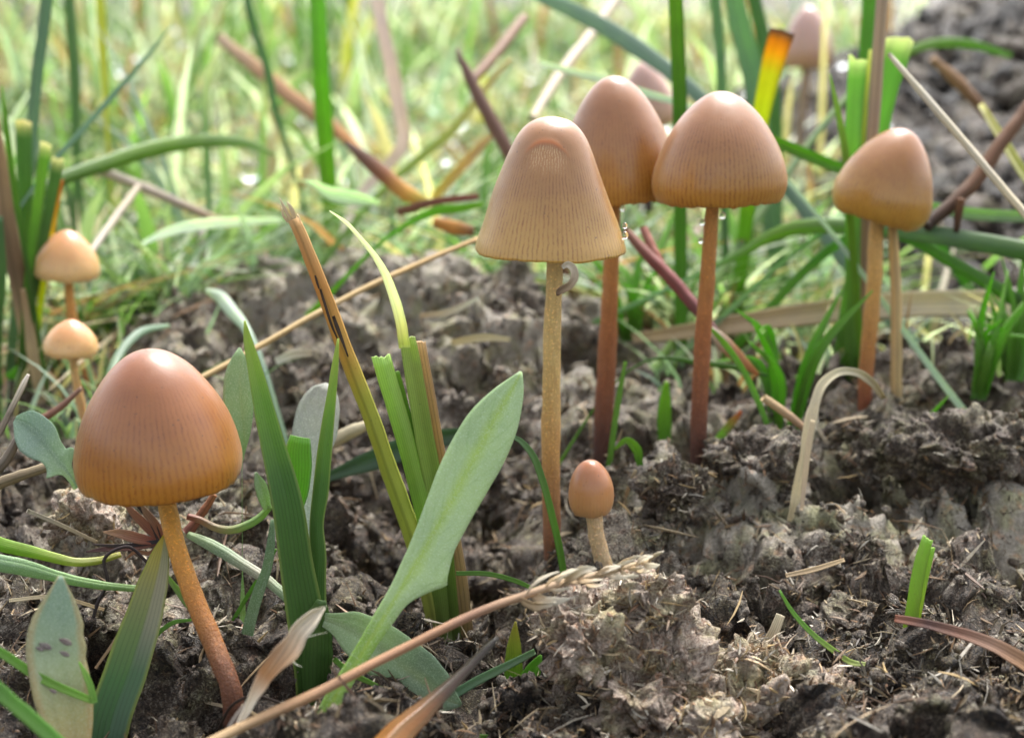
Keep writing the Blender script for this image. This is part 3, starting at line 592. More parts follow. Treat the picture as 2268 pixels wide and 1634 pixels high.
blade('grass_blade', 'thin blue-green blade from the spotted leaf to the dung clod', 'grass blade', [(1008, 1535, 20), (1060, 1505, 20), (1120, 1475, 18), (1185, 1442, 14)], st((.13, .23, .13), (.15, .25, .12)), 13.9, 14.1, rooted=False, fold=.3, m=6)
# left petioles and bracts
blade('leaf_stalk', 'bright green leaf stalk coming in from the left edge above another', 'leaf stalk', [(-40, 1192, 34), (0, 1208, 33), (60, 1222, 28), (110, 1234, 24), (165, 1246, 20), (215, 1243, 17), (268, 1228, 12)], st((.2, .36, .04), (.26, .4, .06), (.34, .38, .1), (.36, .34, .06)), 14.6, 15.2, rooted=False, m=8, fold=-.5, thick=.04)
blade('leaf_stalk', 'pale green leaf stalk from the left edge, below the bright green one', 'leaf stalk', [(-40, 1240, 40), (0, 1248, 38), (60, 1260, 36), (120, 1276, 26), (207, 1294, 20), (314, 1305, 14)], st((.22, .34, .2), (.24, .38, .16), (.24, .38, .12)), 14.4, 15.0, 'leaf', rooted=False, m=8, fold=-.4, thick=.03)
sb = PY(350, 1195, 15.6); sb[2] = min(sb[2], float(G(sb[0], sb[1])) + .1)
t = root('withered_rosette', sb, 'withered reddish rosette of bracts under the large chestnut cap', 'dead plant')
for pts, cs in (([(352, 1196, 10), (325, 1165, 20), (295, 1135, 16), (270, 1105, 4)], ((.28, .1, .07), (.4, .22, .15))), ([(350, 1200, 12), (300, 1190, 24), (260, 1180, 18), (228, 1178, 3)], ((.3, .09, .07), (.45, .28, .18))),
                ([(352, 1202, 10), (300, 1212, 14), (240, 1215, 12), (190, 1222, 4)], ((.2, .08, .06), (.09, .05, .05))), ([(355, 1198, 12), (335, 1150, 14), (310, 1120, 12), (290, 1100, 4)], ((.08, .05, .05), (.06, .05, .06))),
                ([(360, 1195, 9), (330, 1225, 9), (300, 1222, 8), (276, 1240, 3)], ((.26, .12, .07), (.3, .15, .08))), ([(360, 1190, 14), (345, 1160, 18), (325, 1135, 16), (312, 1116, 5)], ((.35, .13, .08), (.3, .2, .14))),
                ([(365, 1196, 9), (300, 1205, 9), (260, 1208, 8), (205, 1205, 3)], ((.05, .04, .05), (.07, .05, .05)))):
    blade('bract', None, None, pts, st(*cs), 15.5, 15.3, 'dry', rooted=False, parent=t, m=5, fold=.5, n=16)
blade('dead_stem', 'thin blackish stem bending down from the withered rosette', 'twig', [(390, 1190, 7), (340, 1250, 8), (280, 1210, 7), (232, 1235, 8), (238, 1290, 8), (216, 1335, 9), (200, 1400, 6)], st((.05, .03, .03), (.04, .03, .03)), 15.3, 14.9, 'dry', tube=True, rooted=False, m=7)
blade('red_stem', 'reddish stub of stem right of the large chestnut mushroom stem', 'twig', [(415, 1180, 26), (430, 1160, 22), (455, 1125, 18), (475, 1095, 14)], st((.2, .07, .05), (.3, .12, .05)), 15.3, 15.4, 'dry', tube=True, rooted=False, m=10)
blade('leaf_stalk', 'curling pale green leaf stalk running from the red stub to the upright shoot', 'leaf stalk', [(415, 1142, 14), (448, 1152, 15), (475, 1166, 17), (505, 1172, 18), (545, 1162, 18), (578, 1142, 16), (598, 1120, 12)], st((.3, .1, .07), (.34, .28, .16), (.26, .38, .14), (.26, .4, .12)), 15.1, 14.9, rooted=False, m=6, fold=-.5, thick=.04)
blade('small_leaf', 'tiny folded leaf tip beside the upright shoot', 'leaf', [(592, 1128, 18), (582, 1095, 28), (574, 1070, 26), (566, 1046, 6)], st((.24, .38, .1), (.26, .34, .22)), 14.9, 14.9, 'leaf', rooted=False, m=8, fold=.4)
blade('leaf_stalk', 'grey-green leaf stalk slanting down from the red stub to the upright shoot', 'leaf stalk', [(415, 1182, 14), (445, 1195, 24), (490, 1218, 28), (540, 1250, 26), (590, 1282, 24), (640, 1325, 22)], st((.28, .36, .18), (.2, .28, .16), (.3, .28, .22), (.2, .3, .16)), 15.2, 14.7, 'leaf', rooted=False, m=6, fold=-.3)
blade('sorrel_leaf', 'bright translucent green leaf folded over at the top, tucked behind the upright shoot', 'leaf', [(655, 1130, 30), (658, 1085, 52), (660, 1040, 58), (660, 1000, 60), (664, 968, 46)], st((.14, .34, .03), (.16, .4, .03), (.2, .4, .06)), 14.9, 14.9, m=10, fold=-.15, edge=(.3, .42, .25))
blade('sorrel_leaf', 'dull purple-grey leaf behind the upright shoot', 'leaf', [(690, 1050, 60), (690, 990, 92), (700, 940, 100), (712, 890, 84), (722, 862, 50), (728, 850, 14)], st((.18, .25, .17), (.2, .25, .2), (.22, .22, .2)), 16.5, 17.2, 'leaf', m=10, fold=.12)
blade('sorrel_leaf', 'smooth pale green oval leaf between the large chestnut cap and the upright shoot', 'leaf', [(536, 1000, 14), (536, 965, 34), (528, 915, 62), (524, 870, 66), (525, 825, 54), (529, 790, 30), (531, 770, 5)], st((.2, .32, .1), (.2, .32, .12), (.26, .36, .22)), 15.6, 15.8, 'leaf', m=10, fold=.2)
LF = [(172, 1080, 10, 10), (160, 1058, 11, 11), (146, 1040, 18, 20), (136, 1028, 44, 46), (126, 1018, 30, 34), (116, 1004, 30, 32), (96, 980, 46, 44), (72, 955, 46, 44), (50, 938, 32, 32), (34, 928, 8, 8)]
blade('sorrel_leaf', 'pale grey-green arrow-shaped leaf with two side lobes at the left edge', 'leaf', [(x, y, (l, r)) for x, y, l, r in LF], st((.26, .4, .1), (.24, .34, .22), (.24, .33, .26), (.26, .36, .28)), 14.4, 14.8, 'leaf', rooted=False, n=50, m=12, fold=.2, mid=(.15, .22, .15))
blade('dead_stem', 'dark thin twig with a pale tip poking in from the left edge', 'twig', [(-30, 1010, 14), (0, 955, 14), (30, 895, 13), (55, 845, 12), (63, 829, 7)], st((.12, .09, .06), (.1, .08, .06), (.4, .36, .3)), 14.0, 14.6, 'dry', tube=True, rooted=False, m=8)
for i, (pts, lb) in enumerate((([(-40, 1085, 30), (30, 1058, 26), (100, 1035, 22), (170, 1010, 16)], 'dull brown straw lying left of the large chestnut cap'), ([(-30, 1060, 24), (15, 1015, 24), (40, 970, 18)], 'short grey twig leaning at the left edge under the arrow-shaped leaf'),
                               ([(90, 930, 18), (130, 905, 16), (180, 860, 9)], 'reddish twig beside the small tan mushroom stem'))):
    blade('dead_stem', lb, 'twig', pts, st(*[((.2, .15, .09), (.3, .24, .16)), ((.16, .13, .1), (.2, .16, .13)), ((.2, .09, .06), (.22, .12, .09))][i]), [15.2, 14.9, 18.5][i], None, 'dry', rooted=False, tube=True, m=8)
# straw lines
blade('straw', 'long thin straw slanting across the pale crusted mound', 'straw', [(430, 845, 13), (560, 775, 14), (700, 695, 13), (830, 628, 13), (960, 570, 12), (1060, 528, 10)], st((.42, .3, .15), (.5, .36, .18), (.48, .32, .15)), 18.5, 21.3, 'dry', rooted=False, tube=True, m=8)
blade('withered_curl', 'curled grey withered leaf clinging to the tall fawn stem below its cap', 'dead leaf', [(1246, 592, 9), (1258, 586, 14), (1270, 596, 17), (1272, 614, 18), (1262, 632, 18), (1248, 640, 18), (1237, 648, 14), (1234, 655, 5)], st((.5, .44, .36), (.4, .33, .25), (.24, .17, .1), (.12, .07, .04)), 15.1, 14.9, 'dry', rooted=False, m=6, fold=.6, n=28)
blade('dead_blade', 'pale bent straw arching over and hanging down right of the red-brown stems', 'straw', [(1742, 1215, 10), (1756, 1130, 22), (1770, 1060, 26), (1782, 990, 26), (1800, 910, 24), (1822, 855, 22), (1855, 826, 20), (1895, 824, 20), (1930, 845, 18), (1958, 880, 14)], st((.42, .36, .24), (.5, .42, .26), (.52, .44, .3), (.55, .5, .36), (.42, .34, .2)), 17.2, 18.6, 'dry', rooted=False, m=6, fold=.7, n=50, wob=.16, twist=[0, .5, -.2, .4])
blade('dead_blade', 'second pale straw hanging beside the bent arching one', 'straw', [(1775, 1130, 8), (1782, 1060, 12), (1790, 990, 14), (1800, 930, 10)], st((.4, .3, .2), (.48, .38, .24)), 17.1, 17.6, 'dry', rooted=False, m=4, fold=.3)
YD = gY(1915, 905) + 1.4
SB = [(0, (.45, .33, .18)), (.6, (.52, .38, .19)), (1, (.5, .34, .15))]
blade('dead_stem', 'pale straw stalk standing right behind the tilted ochre mushroom', 'straw', [(1990, 940, 26), (1985, 860, 26), (1985, 760, 26), (1985, 660, 25), (1980, 560, 24), (1976, 490, 20)], SB, YD - 1.25, YD - 1.25, 'dry', tube=True, m=10)
blade('dead_stem', 'tall brown dry grass stem rising past the top edge behind the tilted ochre cap', 'straw', [(1905, 800, 22), (1910, 640, 23), (1918, 500, 25), (1926, 380, 27), (1935, 270, 29), (1944, 140, 29), (1954, 0, 28), (1960, -80, 26)], st((.42, .3, .16), (.3, .2, .12), (.34, .24, .17), (.38, .29, .2), (.4, .31, .22)), YD, YD - .3, 'dry', tube=True, m=10)

# ------------------------------------------------------------------ middle distance and background, each blade that can be told apart
B_ = blade
TABLE = [
 # name, label, category, Y0, Y1, mat, colours, points
 ('grass_blade', 'tall bright green upright blade left of centre, reaching past the top edge', 'grass blade', 30, 29, 'turf', (GR, GL, (.18, .36, .04), (.2, .36, .1)), [(738, 560, 40), (732, 470, 44), (722, 350, 46), (712, 200, 46), (705, 60, 44), (700, -60, 42)]),
 ('grass_blade', 'slim grey-green blade left of the tall bright one, slanting from the top edge', 'grass blade', 32, 31, 'turf', (GR, GB, GB, (.14, .22, .14)), [(632, 320, 14), (610, 250, 20), (590, 150, 22), (560, 60, 22), (535, -50, 22)]),
 ('grass_blade', 'pale upright blade with a bent tip, in front of the arching green one', 'grass blade', 28, 28, 'turf', (GB, GB, GP, WH), [(462, 440, 16), (458, 330, 20), (455, 220, 22), (462, 160, 20), (485, 110, 6)]),
 ('grass_blade', 'broad arching green blade behind the two small mushrooms', 'grass blade', 25, 29, 'turf', (GL, GR, GR, GL, GP), [(140, 395, 36), (220, 368, 42), (310, 338, 44), (400, 318, 40), (480, 312, 36), (560, 322, 24), (610, 345, 8)]),
 ('dead_blade', 'white bleached leaf lying across behind the torn brown stalk', 'dead leaf', 25, 27, 'turf', ((.66, .72, .68), (.76, .8, .76), (.7, .76, .66)), [(315, 540, 8), (370, 515, 22), (440, 499, 28), (520, 492, 24), (620, 488, 12)]),
 ('dead_stem', 'greyish dead stalk slanting down right behind the bleached leaf', 'straw', 26, 27, 'dry', (LG, (.4, .33, .28), SD), [(222, 378, 22), (300, 408, 22), (400, 452, 22), (510, 500, 18)]),
 ('dead_stem', 'pale stalk leaning up right behind the upper small orange cap', 'straw', 24, 26, 'dry', (LG, (.42, .35, .26)), [(200, 560, 16), (250, 490, 18), (305, 415, 16)]),
 ('dead_blade', 'folded straw-pink dead blade bending at the middle of the background', 'dead leaf', 29, 34, 'dry', (WH, (.5, .42, .36), (.45, .34, .25), (.45, .33, .25), (.46, .36, .3)), [(735, 650, 12), (755, 540, 18), (790, 440, 20), (850, 375, 24), (890, 325, 30), (880, 220, 32), (855, 100, 30), (830, -30, 28)]),
 ('dead_blade', 'long brown dead blade slanting down right towards the tall bright one', 'dead leaf', 36, 30, 'dry', ((.45, .33, .22), (.36, .2, .1), (.38, .2, .1), OR), [(480, 80, 24), (560, 145, 32), (650, 220, 34), (740, 285, 30), (800, 340, 20)]),
 ('dead_stem', 'dark upright stick left of the scraped fawn cap', 'twig', 27, 27, 'dry', (BR, (.17, .09, .07), (.2, .12, .1)), [(1130, 345, 30), (1090, 270, 30), (1055, 205, 28), (1030, 150, 20), (1010, 108, 5)]),
 ('dead_stem', 'brown stick crossing the top of the dark one', 'twig', 31, 34, 'dry', (BR, (.24, .15, .1)), [(1040, 185, 22), (1090, 130, 26), (1160, 40, 24)]),
 ('dead_blade', 'rust and black dead leaf with a yellow foot, left of the scraped fawn mushroom', 'dead leaf', 26, 25, 'dry', ((.12, .07, .05), (.13, .06, .04), (.22, .08, .03), (.5, .25, .04), (.4, .36, .05)), [(765, 315, 10), (810, 352, 30), (860, 395, 34), (905, 430, 34), (950, 448, 14)]),
 ('dead_blade', 'yellow-orange blade leaning right behind the rust leaf', 'grass blade', 27, 28, 'turf', (YE, (.5, .34, .12), (.42, .3, .16)), [(960, 440, 24), (1010, 385, 28), (1060, 330, 24), (1100, 290, 10)]),
 ('grass_blade', 'green-yellow blade slanting up right from the foot of the folded straw-pink one', 'grass blade', 28, 31, 'turf', (GR, GL, GY, (.4, .3, .1)), [(870, 400, 18), (930, 350, 24), (1000, 290, 26), (1080, 190, 20), (1130, 130, 8)]),
 ('grass_blade', 'short bright green blade lying left of the scraped fawn cap', 'grass blade', 23.5, 23.5, 'turf', (GL, (.16, .34, .05), GL), [(925, 485, 18), (965, 468, 26), (1020, 462, 24), (1070, 452, 14)]),
 ('dead_blade', 'orange dead leaf just left of the fawn cap rim', 'dead leaf', 24, 24, 'dry', (OR, (.45, .2, .04), BR), [(960, 490, 20), (1000, 502, 30), (1050, 512, 22)]),
 ('dead_blade', 'rusty stick under the orange dead leaf', 'twig', 25, 25, 'dry', (BR, RD), [(880, 470, 20), (960, 448, 18), (1060, 435, 14)]),
 ('grass_blade', 'white-tipped leaf left of the folded straw-pink blade', 'leaf', 24.5, 25, 'turf', ((.5, .6, .5), (.68, .74, .68), (.55, .64, .55)), [(690, 405, 12), (735, 430, 38), (790, 440, 36), (840, 450, 10)]),
 ('straw', 'long pale straw leaning from the fawn cap up to the top edge', 'straw', 30, 36, 'dry', ((.5, .42, .32), (.5, .42, .34)), [(1180, 262, 20), (1240, 165, 24), (1310, 75, 24), (1390, -40, 24)]),
 ('grass_blade', 'broad blue-grey blade slanting down right from the top edge above the pinkish cap', 'grass blade', 28, 31, 'turf', (GB, (.16, .23, .2), (.2, .28, .24), (.24, .33, .26)), [(1500, 172, 40), (1420, 112, 46), (1330, 55, 46), (1200, -10, 40), (1120, -60, 34)]),
 ('grass_blade', 'thin whitish blade passing behind the pinkish cap', 'grass blade', 24, 26, 'turf', ((.4, .5, .36), (.36, .46, .38), (.6, .64, .55)), [(1500, 228, 18), (1430, 208, 22), (1340, 180, 20), (1260, 158, 18), (1198, 142, 14)]),
 ('grass_blade', 'strong upright green blade between the pinkish and the striped caps', 'grass blade', 23.5, 23, 'turf', (GR, (.1, .2, .04), GR, GL), [(1508, 420, 36), (1507, 240, 40), (1502, 100, 40), (1495, -60, 38)]),
 ('grass_blade', 'yellow square-cut blade with a burnt orange end by the blurred mauve mushroom', 'grass blade', 25, 24, 'turf', ((0, GR), (.45, (.16, .28, .04)), (.7, (.42, .46, .04)), (.88, (.5, .46, .04)), (.94, (.6, .32, .02)), (.98, (.5, .22, .03)), (1, (.1, .05, .03))), [(1655, 470, 40), (1672, 330, 46), (1694, 215, 50), (1715, 130, 58), (1735, 66, 66)]),
 ('grass_blade', 'upright blue-green blade left of the yellow cut one', 'grass blade', 27, 27, 'turf', (GR, GB, GB), [(1600, 300, 24), (1596, 150, 28), (1580, -40, 26)]),
 ('grass_blade', 'broad pale green blade passing the top edge above the striped cap', 'grass blade', 29, 30, 'turf', (GR, GB, (.2, .34, .16)), [(1690, 330, 50), (1670, 180, 58), (1640, 60, 54), (1615, -60, 46)]),
 ('grass_blade', 'long green blade from behind the yellow cut one to the top edge', 'grass blade', 31, 32, 'turf', (GR, (.1, .2, .06)), [(1715, 420, 40), (1712, 250, 44), (1690, 90, 40), (1660, -40, 34)]),
 ('grass_blade', 'sharp little green blade left of the cut pale green stubs', 'grass blade', 21.5, 21.5, 'turf', (GR, GL, (.26, .36, .1)), [(1880, 430, 20), (1872, 330, 20), (1855, 240, 15), (1838, 165, 4)]),
 ('grass_blade', 'left one of two pale green stubs cut square, behind the tall dry stem', 'grass blade', 22, 22, 'turf', (GR, (.17, .32, .06), (.22, .4, .1), (.6, .62, .4)), [(1890, 480, 42), (1890, 340, 46), (1895, 220, 46), (1902, 130, 50)]),
 ('grass_blade', 'right one of the pale green stubs, wider, leaning right, with a torn white end', 'grass blade', 22.5, 22.5, 'turf', (GR, (.17, .32, .06), (.2, .38, .09), (.62, .6, .4)), [(1922, 420, 56), (1940, 300, 64), (1962, 180, 80), (1985, 88, 100)]),
 ('grass_blade', 'pale yellow-green sliver between the two cut stubs', 'grass blade', 22.2, 22.2, 'turf', (GL, GY, (.5, .5, .25)), [(1908, 440, 16), (1914, 300, 18), (1922, 170, 16), (1928, 110, 8)]),
 ('grass_blade', 'green blade passing the top edge just left of the tall dry stem', 'grass blade', 26, 26, 'turf', (GR, (.13, .27, .05)), [(1915, 250, 44), (1922, 100, 44), (1930, -50, 40)]),
 ('dead_stem', 'whitish straight straw slanting down to the right edge', 'straw', 20.5, 19, 'dry', ((.55, .5, .4), (.5, .44, .34), (.55, .48, .36)), [(1968, 120, 10), (2050, 215, 17), (2140, 320, 18), (2220, 415, 18), (2310, 520, 18)]),
 ('grass_blade', 'yellow-green blade leaning left, cut off at the right edge', 'grass blade', 22, 24, 'turf', (GR, GL, GY, (.5, .45, .2)), [(2330, 470, 26), (2268, 385, 26), (2215, 300, 24), (2172, 232, 16)]),
 ('grass_blade', 'arching green blade over the grey mound at the top right', 'grass blade', 29, 32, 'turf', (GL, GP, GL, (.15, .28, .06)), [(2005, 118, 22), (2060, 100, 26), (2140, 98, 26), (2240, 125, 14)]),
 ('dead_stem', 'dark brown branching stick at the right edge behind the tilted cap', 'twig', 22, 23, 'dry', (DK, BR, (.15, .08, .05)), [(2050, 500, 30), (2110, 450, 34), (2160, 400, 34), (2215, 320, 32), (2290, 220, 30)]),
 ('dead_stem', 'short dark prong hanging from the branching stick', 'twig', 22, 22, 'dry', (DK, BR), [(2118, 520, 14), (2122, 480, 18), (2130, 440, 18)]),
 ('dead_stem', 'brown stick lying against the grey mound above the whitish straw', 'twig', 30, 30, 'dry', (BR, (.36, .22, .12)), [(2190, 260, 20), (2130, 190, 28), (2065, 130, 18)]),
 ('grass_blade', 'long dark green blade lying level across behind the red-brown stems', 'grass blade', 23, 21.5, 'turf', (GR, (.2, .32, .18), GL, GB, GR), [(1640, 560, 20), (1730, 512, 36), (1900, 500, 44), (2080, 520, 50), (2300, 560, 54)]),
 ('grass_blade', 'second green blade sloping down right below the long level one', 'grass blade', 22.5, 21.5, 'turf', (GR, (.12, .24, .08), GR), [(1990, 520, 30), (2120, 590, 36), (2290, 690, 40)]),
 ('grass_blade', 'green blade sloping down left behind the striped cap rim', 'grass blade', 25, 23, 'turf', (GR, (.12, .26, .07), GL), [(1920, 395, 30), (1830, 360, 34), (1730, 318, 30), (1650, 290, 18)]),
 ('grass_blade', 'pale green level blade right of the tilted ochre cap', 'grass blade', 23, 23, 'turf', (GP, (.2, .34, .16), GP), [(2040, 455, 22), (2120, 470, 32), (2200, 478, 32), (2300, 480, 30)]),
 ('dead_blade', 'wide pale straw band lying level across the right side behind the stems', 'straw', 23.2, 22.6, 'dry', ((.4, .3, .18), (.5, .38, .25), (.6, .5, .37), (.66, .58, .46), (.7, .62, .5)), [(1400, 748, 20), (1500, 735, 34), (1650, 712, 46), (1800, 690, 54), (1980, 672, 60), (2150, 668, 62), (2320, 672, 62)]),
 ('dead_stem', 'dark red forked stem slanting behind the striped mushroom', 'twig', 21, 20, 'dry', ((.2, .1, .07), (.2, .06, .05), (.18, .06, .06), (.13, .06, .06)), [(1385, 510, 18), (1430, 560, 26), (1480, 610, 30), (1540, 680, 28), (1590, 740, 16)]),
 ('dead_stem', 'short red side twig of the forked stem', 'twig', 21.3, 20.8, 'dry', ((.3, .12, .09), RD), [(1425, 505, 18), (1450, 560, 22), (1475, 605, 16)]),
 ('dead_blade', 'orange-red shrivelled leaf right of the striped mushroom stem', 'dead leaf', 19.5, 20, 'dry', ((.55, .5, .42), (.42, .2, .1), (.36, .13, .04)), [(1572, 728, 14), (1600, 755, 32), (1640, 795, 28), (1680, 830, 8)]),
 ('grass_blade', 'thin green blade leaning left to the striped mushroom stem', 'grass blade', 18.8, 19.2, 'turf', (GR, (.16, .3, .06), GL), [(1705, 960, 14), (1680, 890, 17), (1640, 810, 17), (1600, 755, 15), (1575, 728, 8)]),
 ('grass_blade', 'thin level blade crossing the striped mushroom stem from behind', 'grass blade', 20, 20.3, 'turf', (GL, GR, GR), [(1480, 792, 10), (1540, 802, 15), (1620, 812, 15), (1700, 832, 8)]),
 ('cut_blade', 'stubby cut green blade between the pinkish and striped mushroom feet', 'grass blade', None, None, 'turf', (GR, GL, (.3, .44, .08)), [(1474, 985, 34), (1473, 930, 38), (1474, 890, 32), (1477, 845, 10)]),
 ('grass_blade', 'short red-tipped blade right of the striped mushroom foot', 'grass blade', None, None, 'turf', (GL, (.22, .34, .08), (.4, .12, .06)), [(1570, 992, 22), (1600, 960, 22), (1630, 925, 18), (1642, 910, 8)]),
 ('grass_blade', 'thin upright blade just right of the pinkish mushroom stem', 'grass blade', 18.8, 19, 'turf', (GR, GL), [(1358, 960, 16), (1370, 880, 16), (1385, 800, 8)]),
 ('small_leaf', 'small drooping green leaf at the foot of the pinkish mushroom', 'leaf', 18, 18, 'turf', (GR, GL, GL), [(1418, 1030, 18), (1408, 990, 26), (1390, 975, 20), (1360, 995, 6)]),
 ('dead_stem', 'thick straw-coloured bit leaning behind the bent arching straw', 'straw', 18.6, 18.6, 'dry', (ST, (.36, .22, .14)), [(1690, 880, 18), (1740, 915, 20), (1790, 955, 14)]),
 ('grass_blade', 'dull green blade lying in the hollow behind the spear leaf', 'grass blade', 18.4, 18.6, 'turf', ((.05, .09, .05), (.08, .14, .08), (.06, .1, .05)), [(730, 1055, 26), (850, 1010, 60), (960, 975, 56), (1050, 955, 20)]),
 ('dead_stem', 'pale woody chip sticking out of the mound above the purple-grey leaf', 'straw', 18.8, 18.6, 'dry', ((.4, .34, .24), (.5, .44, .3)), [(730, 985, 26), (780, 955, 30), (835, 935, 14)]),
 ('grass_blade', 'pale blade leaning left in front of the crusted mound', 'grass blade', 21.5, 22.5, 'turf', (GB, (.36, .46, .38), (.5, .56, .5)), [(540, 720, 26), (515, 690, 34), (485, 655, 34), (455, 642, 14)]),
 ('grass_blade', 'pale curving blade right of the two small mushrooms', 'grass blade', 20, 22, 'turf', (GB, GP, GB, (.3, .4, .32)), [(235, 860, 20), (265, 780, 24), (310, 735, 22), (375, 720, 10)]),
 ('dead_stem', 'mauve-grey dead stalk standing behind the crusted mound', 'straw', 28, 29, 'dry', ((.36, .3, .28), (.4, .34, .34)), [(462, 650, 28), (455, 570, 28), (448, 505, 22)]),
 # left edge tuft
 ('dead_stem', 'dark withered stalk at the left edge beside the small orange caps', 'straw', 23.4, 22.8, 'dry', ((.32, .23, .12), (.44, .32, .17), (.16, .1, .06), (.3, .2, .11), (.34, .22, .12)), [(98, 905, 36), (78, 800, 44), (50, 660, 46), (22, 520, 42), (0, 360, 36), (-20, 260, 30)]),
 ('dead_blade', 'straw-coloured strip along the dark withered stalk', 'straw', 22.6, 22.4, 'dry', ((.3, .22, .12), (.42, .32, .18), (.3, .2, .1)), [(92, 890, 24), (72, 790, 26), (62, 720, 18), (50, 640, 12)]),
 ('cut_blade', 'cut green blade with a pale square end, inner one of the left tuft', 'grass blade', 23.0, 23.0, 'turf', (GR, GR, (.12, .26, .04), (.2, .34, .06), (.7, .6, .44)), [(62, 640, 22), (72, 540, 26), (88, 420, 28), (102, 316, 30)]),
 ('cut_blade', 'darker cut green blade with a frayed end, outer one of the left tuft', 'grass blade', 23.1, 23.2, 'turf', (GR, GR, (.11, .2, .06), (.62, .54, .38)), [(75, 640, 24), (92, 540, 30), (112, 440, 32), (128, 350, 34)]),
 ('cut_blade', 'wide cut blade standing behind the inner ones of the left tuft', 'grass blade', 23.6, 23.6, 'turf', (GR, GR, (.11, .22, .06), (.6, .5, .34)), [(55, 620, 30), (56, 500, 36), (54, 380, 40), (52, 268, 42)]),
 ('cut_blade', 'yellow cut blade right of the left tuft, behind the upper small orange cap', 'grass blade', 23.5, 23.5, 'turf', (GR, (.34, .4, .03), (.5, .42, .03), (.42, .16, .03)), [(98, 600, 20), (112, 500, 24), (130, 398, 24)]),
 ('grass_blade', 'slender green blade bending left at the left edge', 'grass blade', 22.8, 22.6, 'turf', (GR, GR, GL), [(55, 560, 14), (35, 440, 18), (18, 320, 16), (4, 190, 6)]),
 ('grass_blade', 'broad dark blade cut off by the left edge low down', 'grass blade', 22.4, 22.4, 'turf', (GR, (.1, .18, .08)), [(-6, 720, 30), (-2, 600, 40), (-6, 480, 30)]),
 ('grass_blade', 'tall blue-green blade from the left tuft to the top edge', 'grass blade', 24.2, 25.2, 'turf', ((.1, .18, .08), GB, GB, GB), [(58, 420, 26), (70, 300, 30), (80, 180, 32), (98, 40, 32), (108, -50, 30)]),
 ('grass_blade', 'thin blue-green blade slanting up right from the left tuft', 'grass blade', 24.2, 27.2, 'turf', ((.08, .16, .1), (.1, .2, .13), (.14, .26, .14)), [(125, 350, 12), (190, 280, 16), (260, 200, 15), (330, 120, 10), (385, 50, 3)]),
 ('grass_blade', 'yellow blade near the top edge at the left', 'grass blade', 32.0, 33.0, 'turf', (GL, (.42, .42, .04), (.5, .5, .05)), [(232, 200, 16), (226, 90, 26), (218, -40, 26)]),
 ('grass_blade', 'dim green blade near the top edge left of the yellow one', 'grass blade', 30.0, 31.0, 'turf', (GR, (.12, .22, .07)), [(170, 320, 26), (165, 160, 30), (150, -40, 28)]),
 ('grass_blade', 'bright green leaf low at the left edge by the dark withered stalk', 'leaf', 23.2, 23.2, 'turf', (GR, (.16, .4, .04), GL), [(-20, 890, 40), (15, 860, 56), (45, 825, 40), (60, 790, 8)]),
 ('grass_blade', 'dark blade leaning right behind the lower small tan mushroom', 'grass blade', 24.7, 25.7, 'turf', (GD, GR, GR), [(120, 870, 30), (165, 850, 34), (220, 800, 14)]),
]
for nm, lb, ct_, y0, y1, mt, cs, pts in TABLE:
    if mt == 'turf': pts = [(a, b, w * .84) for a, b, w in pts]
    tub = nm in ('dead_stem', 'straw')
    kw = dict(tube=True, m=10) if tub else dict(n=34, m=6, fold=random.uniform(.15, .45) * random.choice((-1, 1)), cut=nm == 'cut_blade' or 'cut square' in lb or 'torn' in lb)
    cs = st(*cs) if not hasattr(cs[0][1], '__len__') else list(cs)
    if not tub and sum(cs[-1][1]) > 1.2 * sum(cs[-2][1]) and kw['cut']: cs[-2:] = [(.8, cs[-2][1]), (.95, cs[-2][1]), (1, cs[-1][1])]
    blade(nm, lb, ct_, pts, cs, y0, y1, mt, rooted=y0 is None or nm in ('grass_blade', 'cut_blade') or 'standing' in lb or 'upright' in lb, **kw)
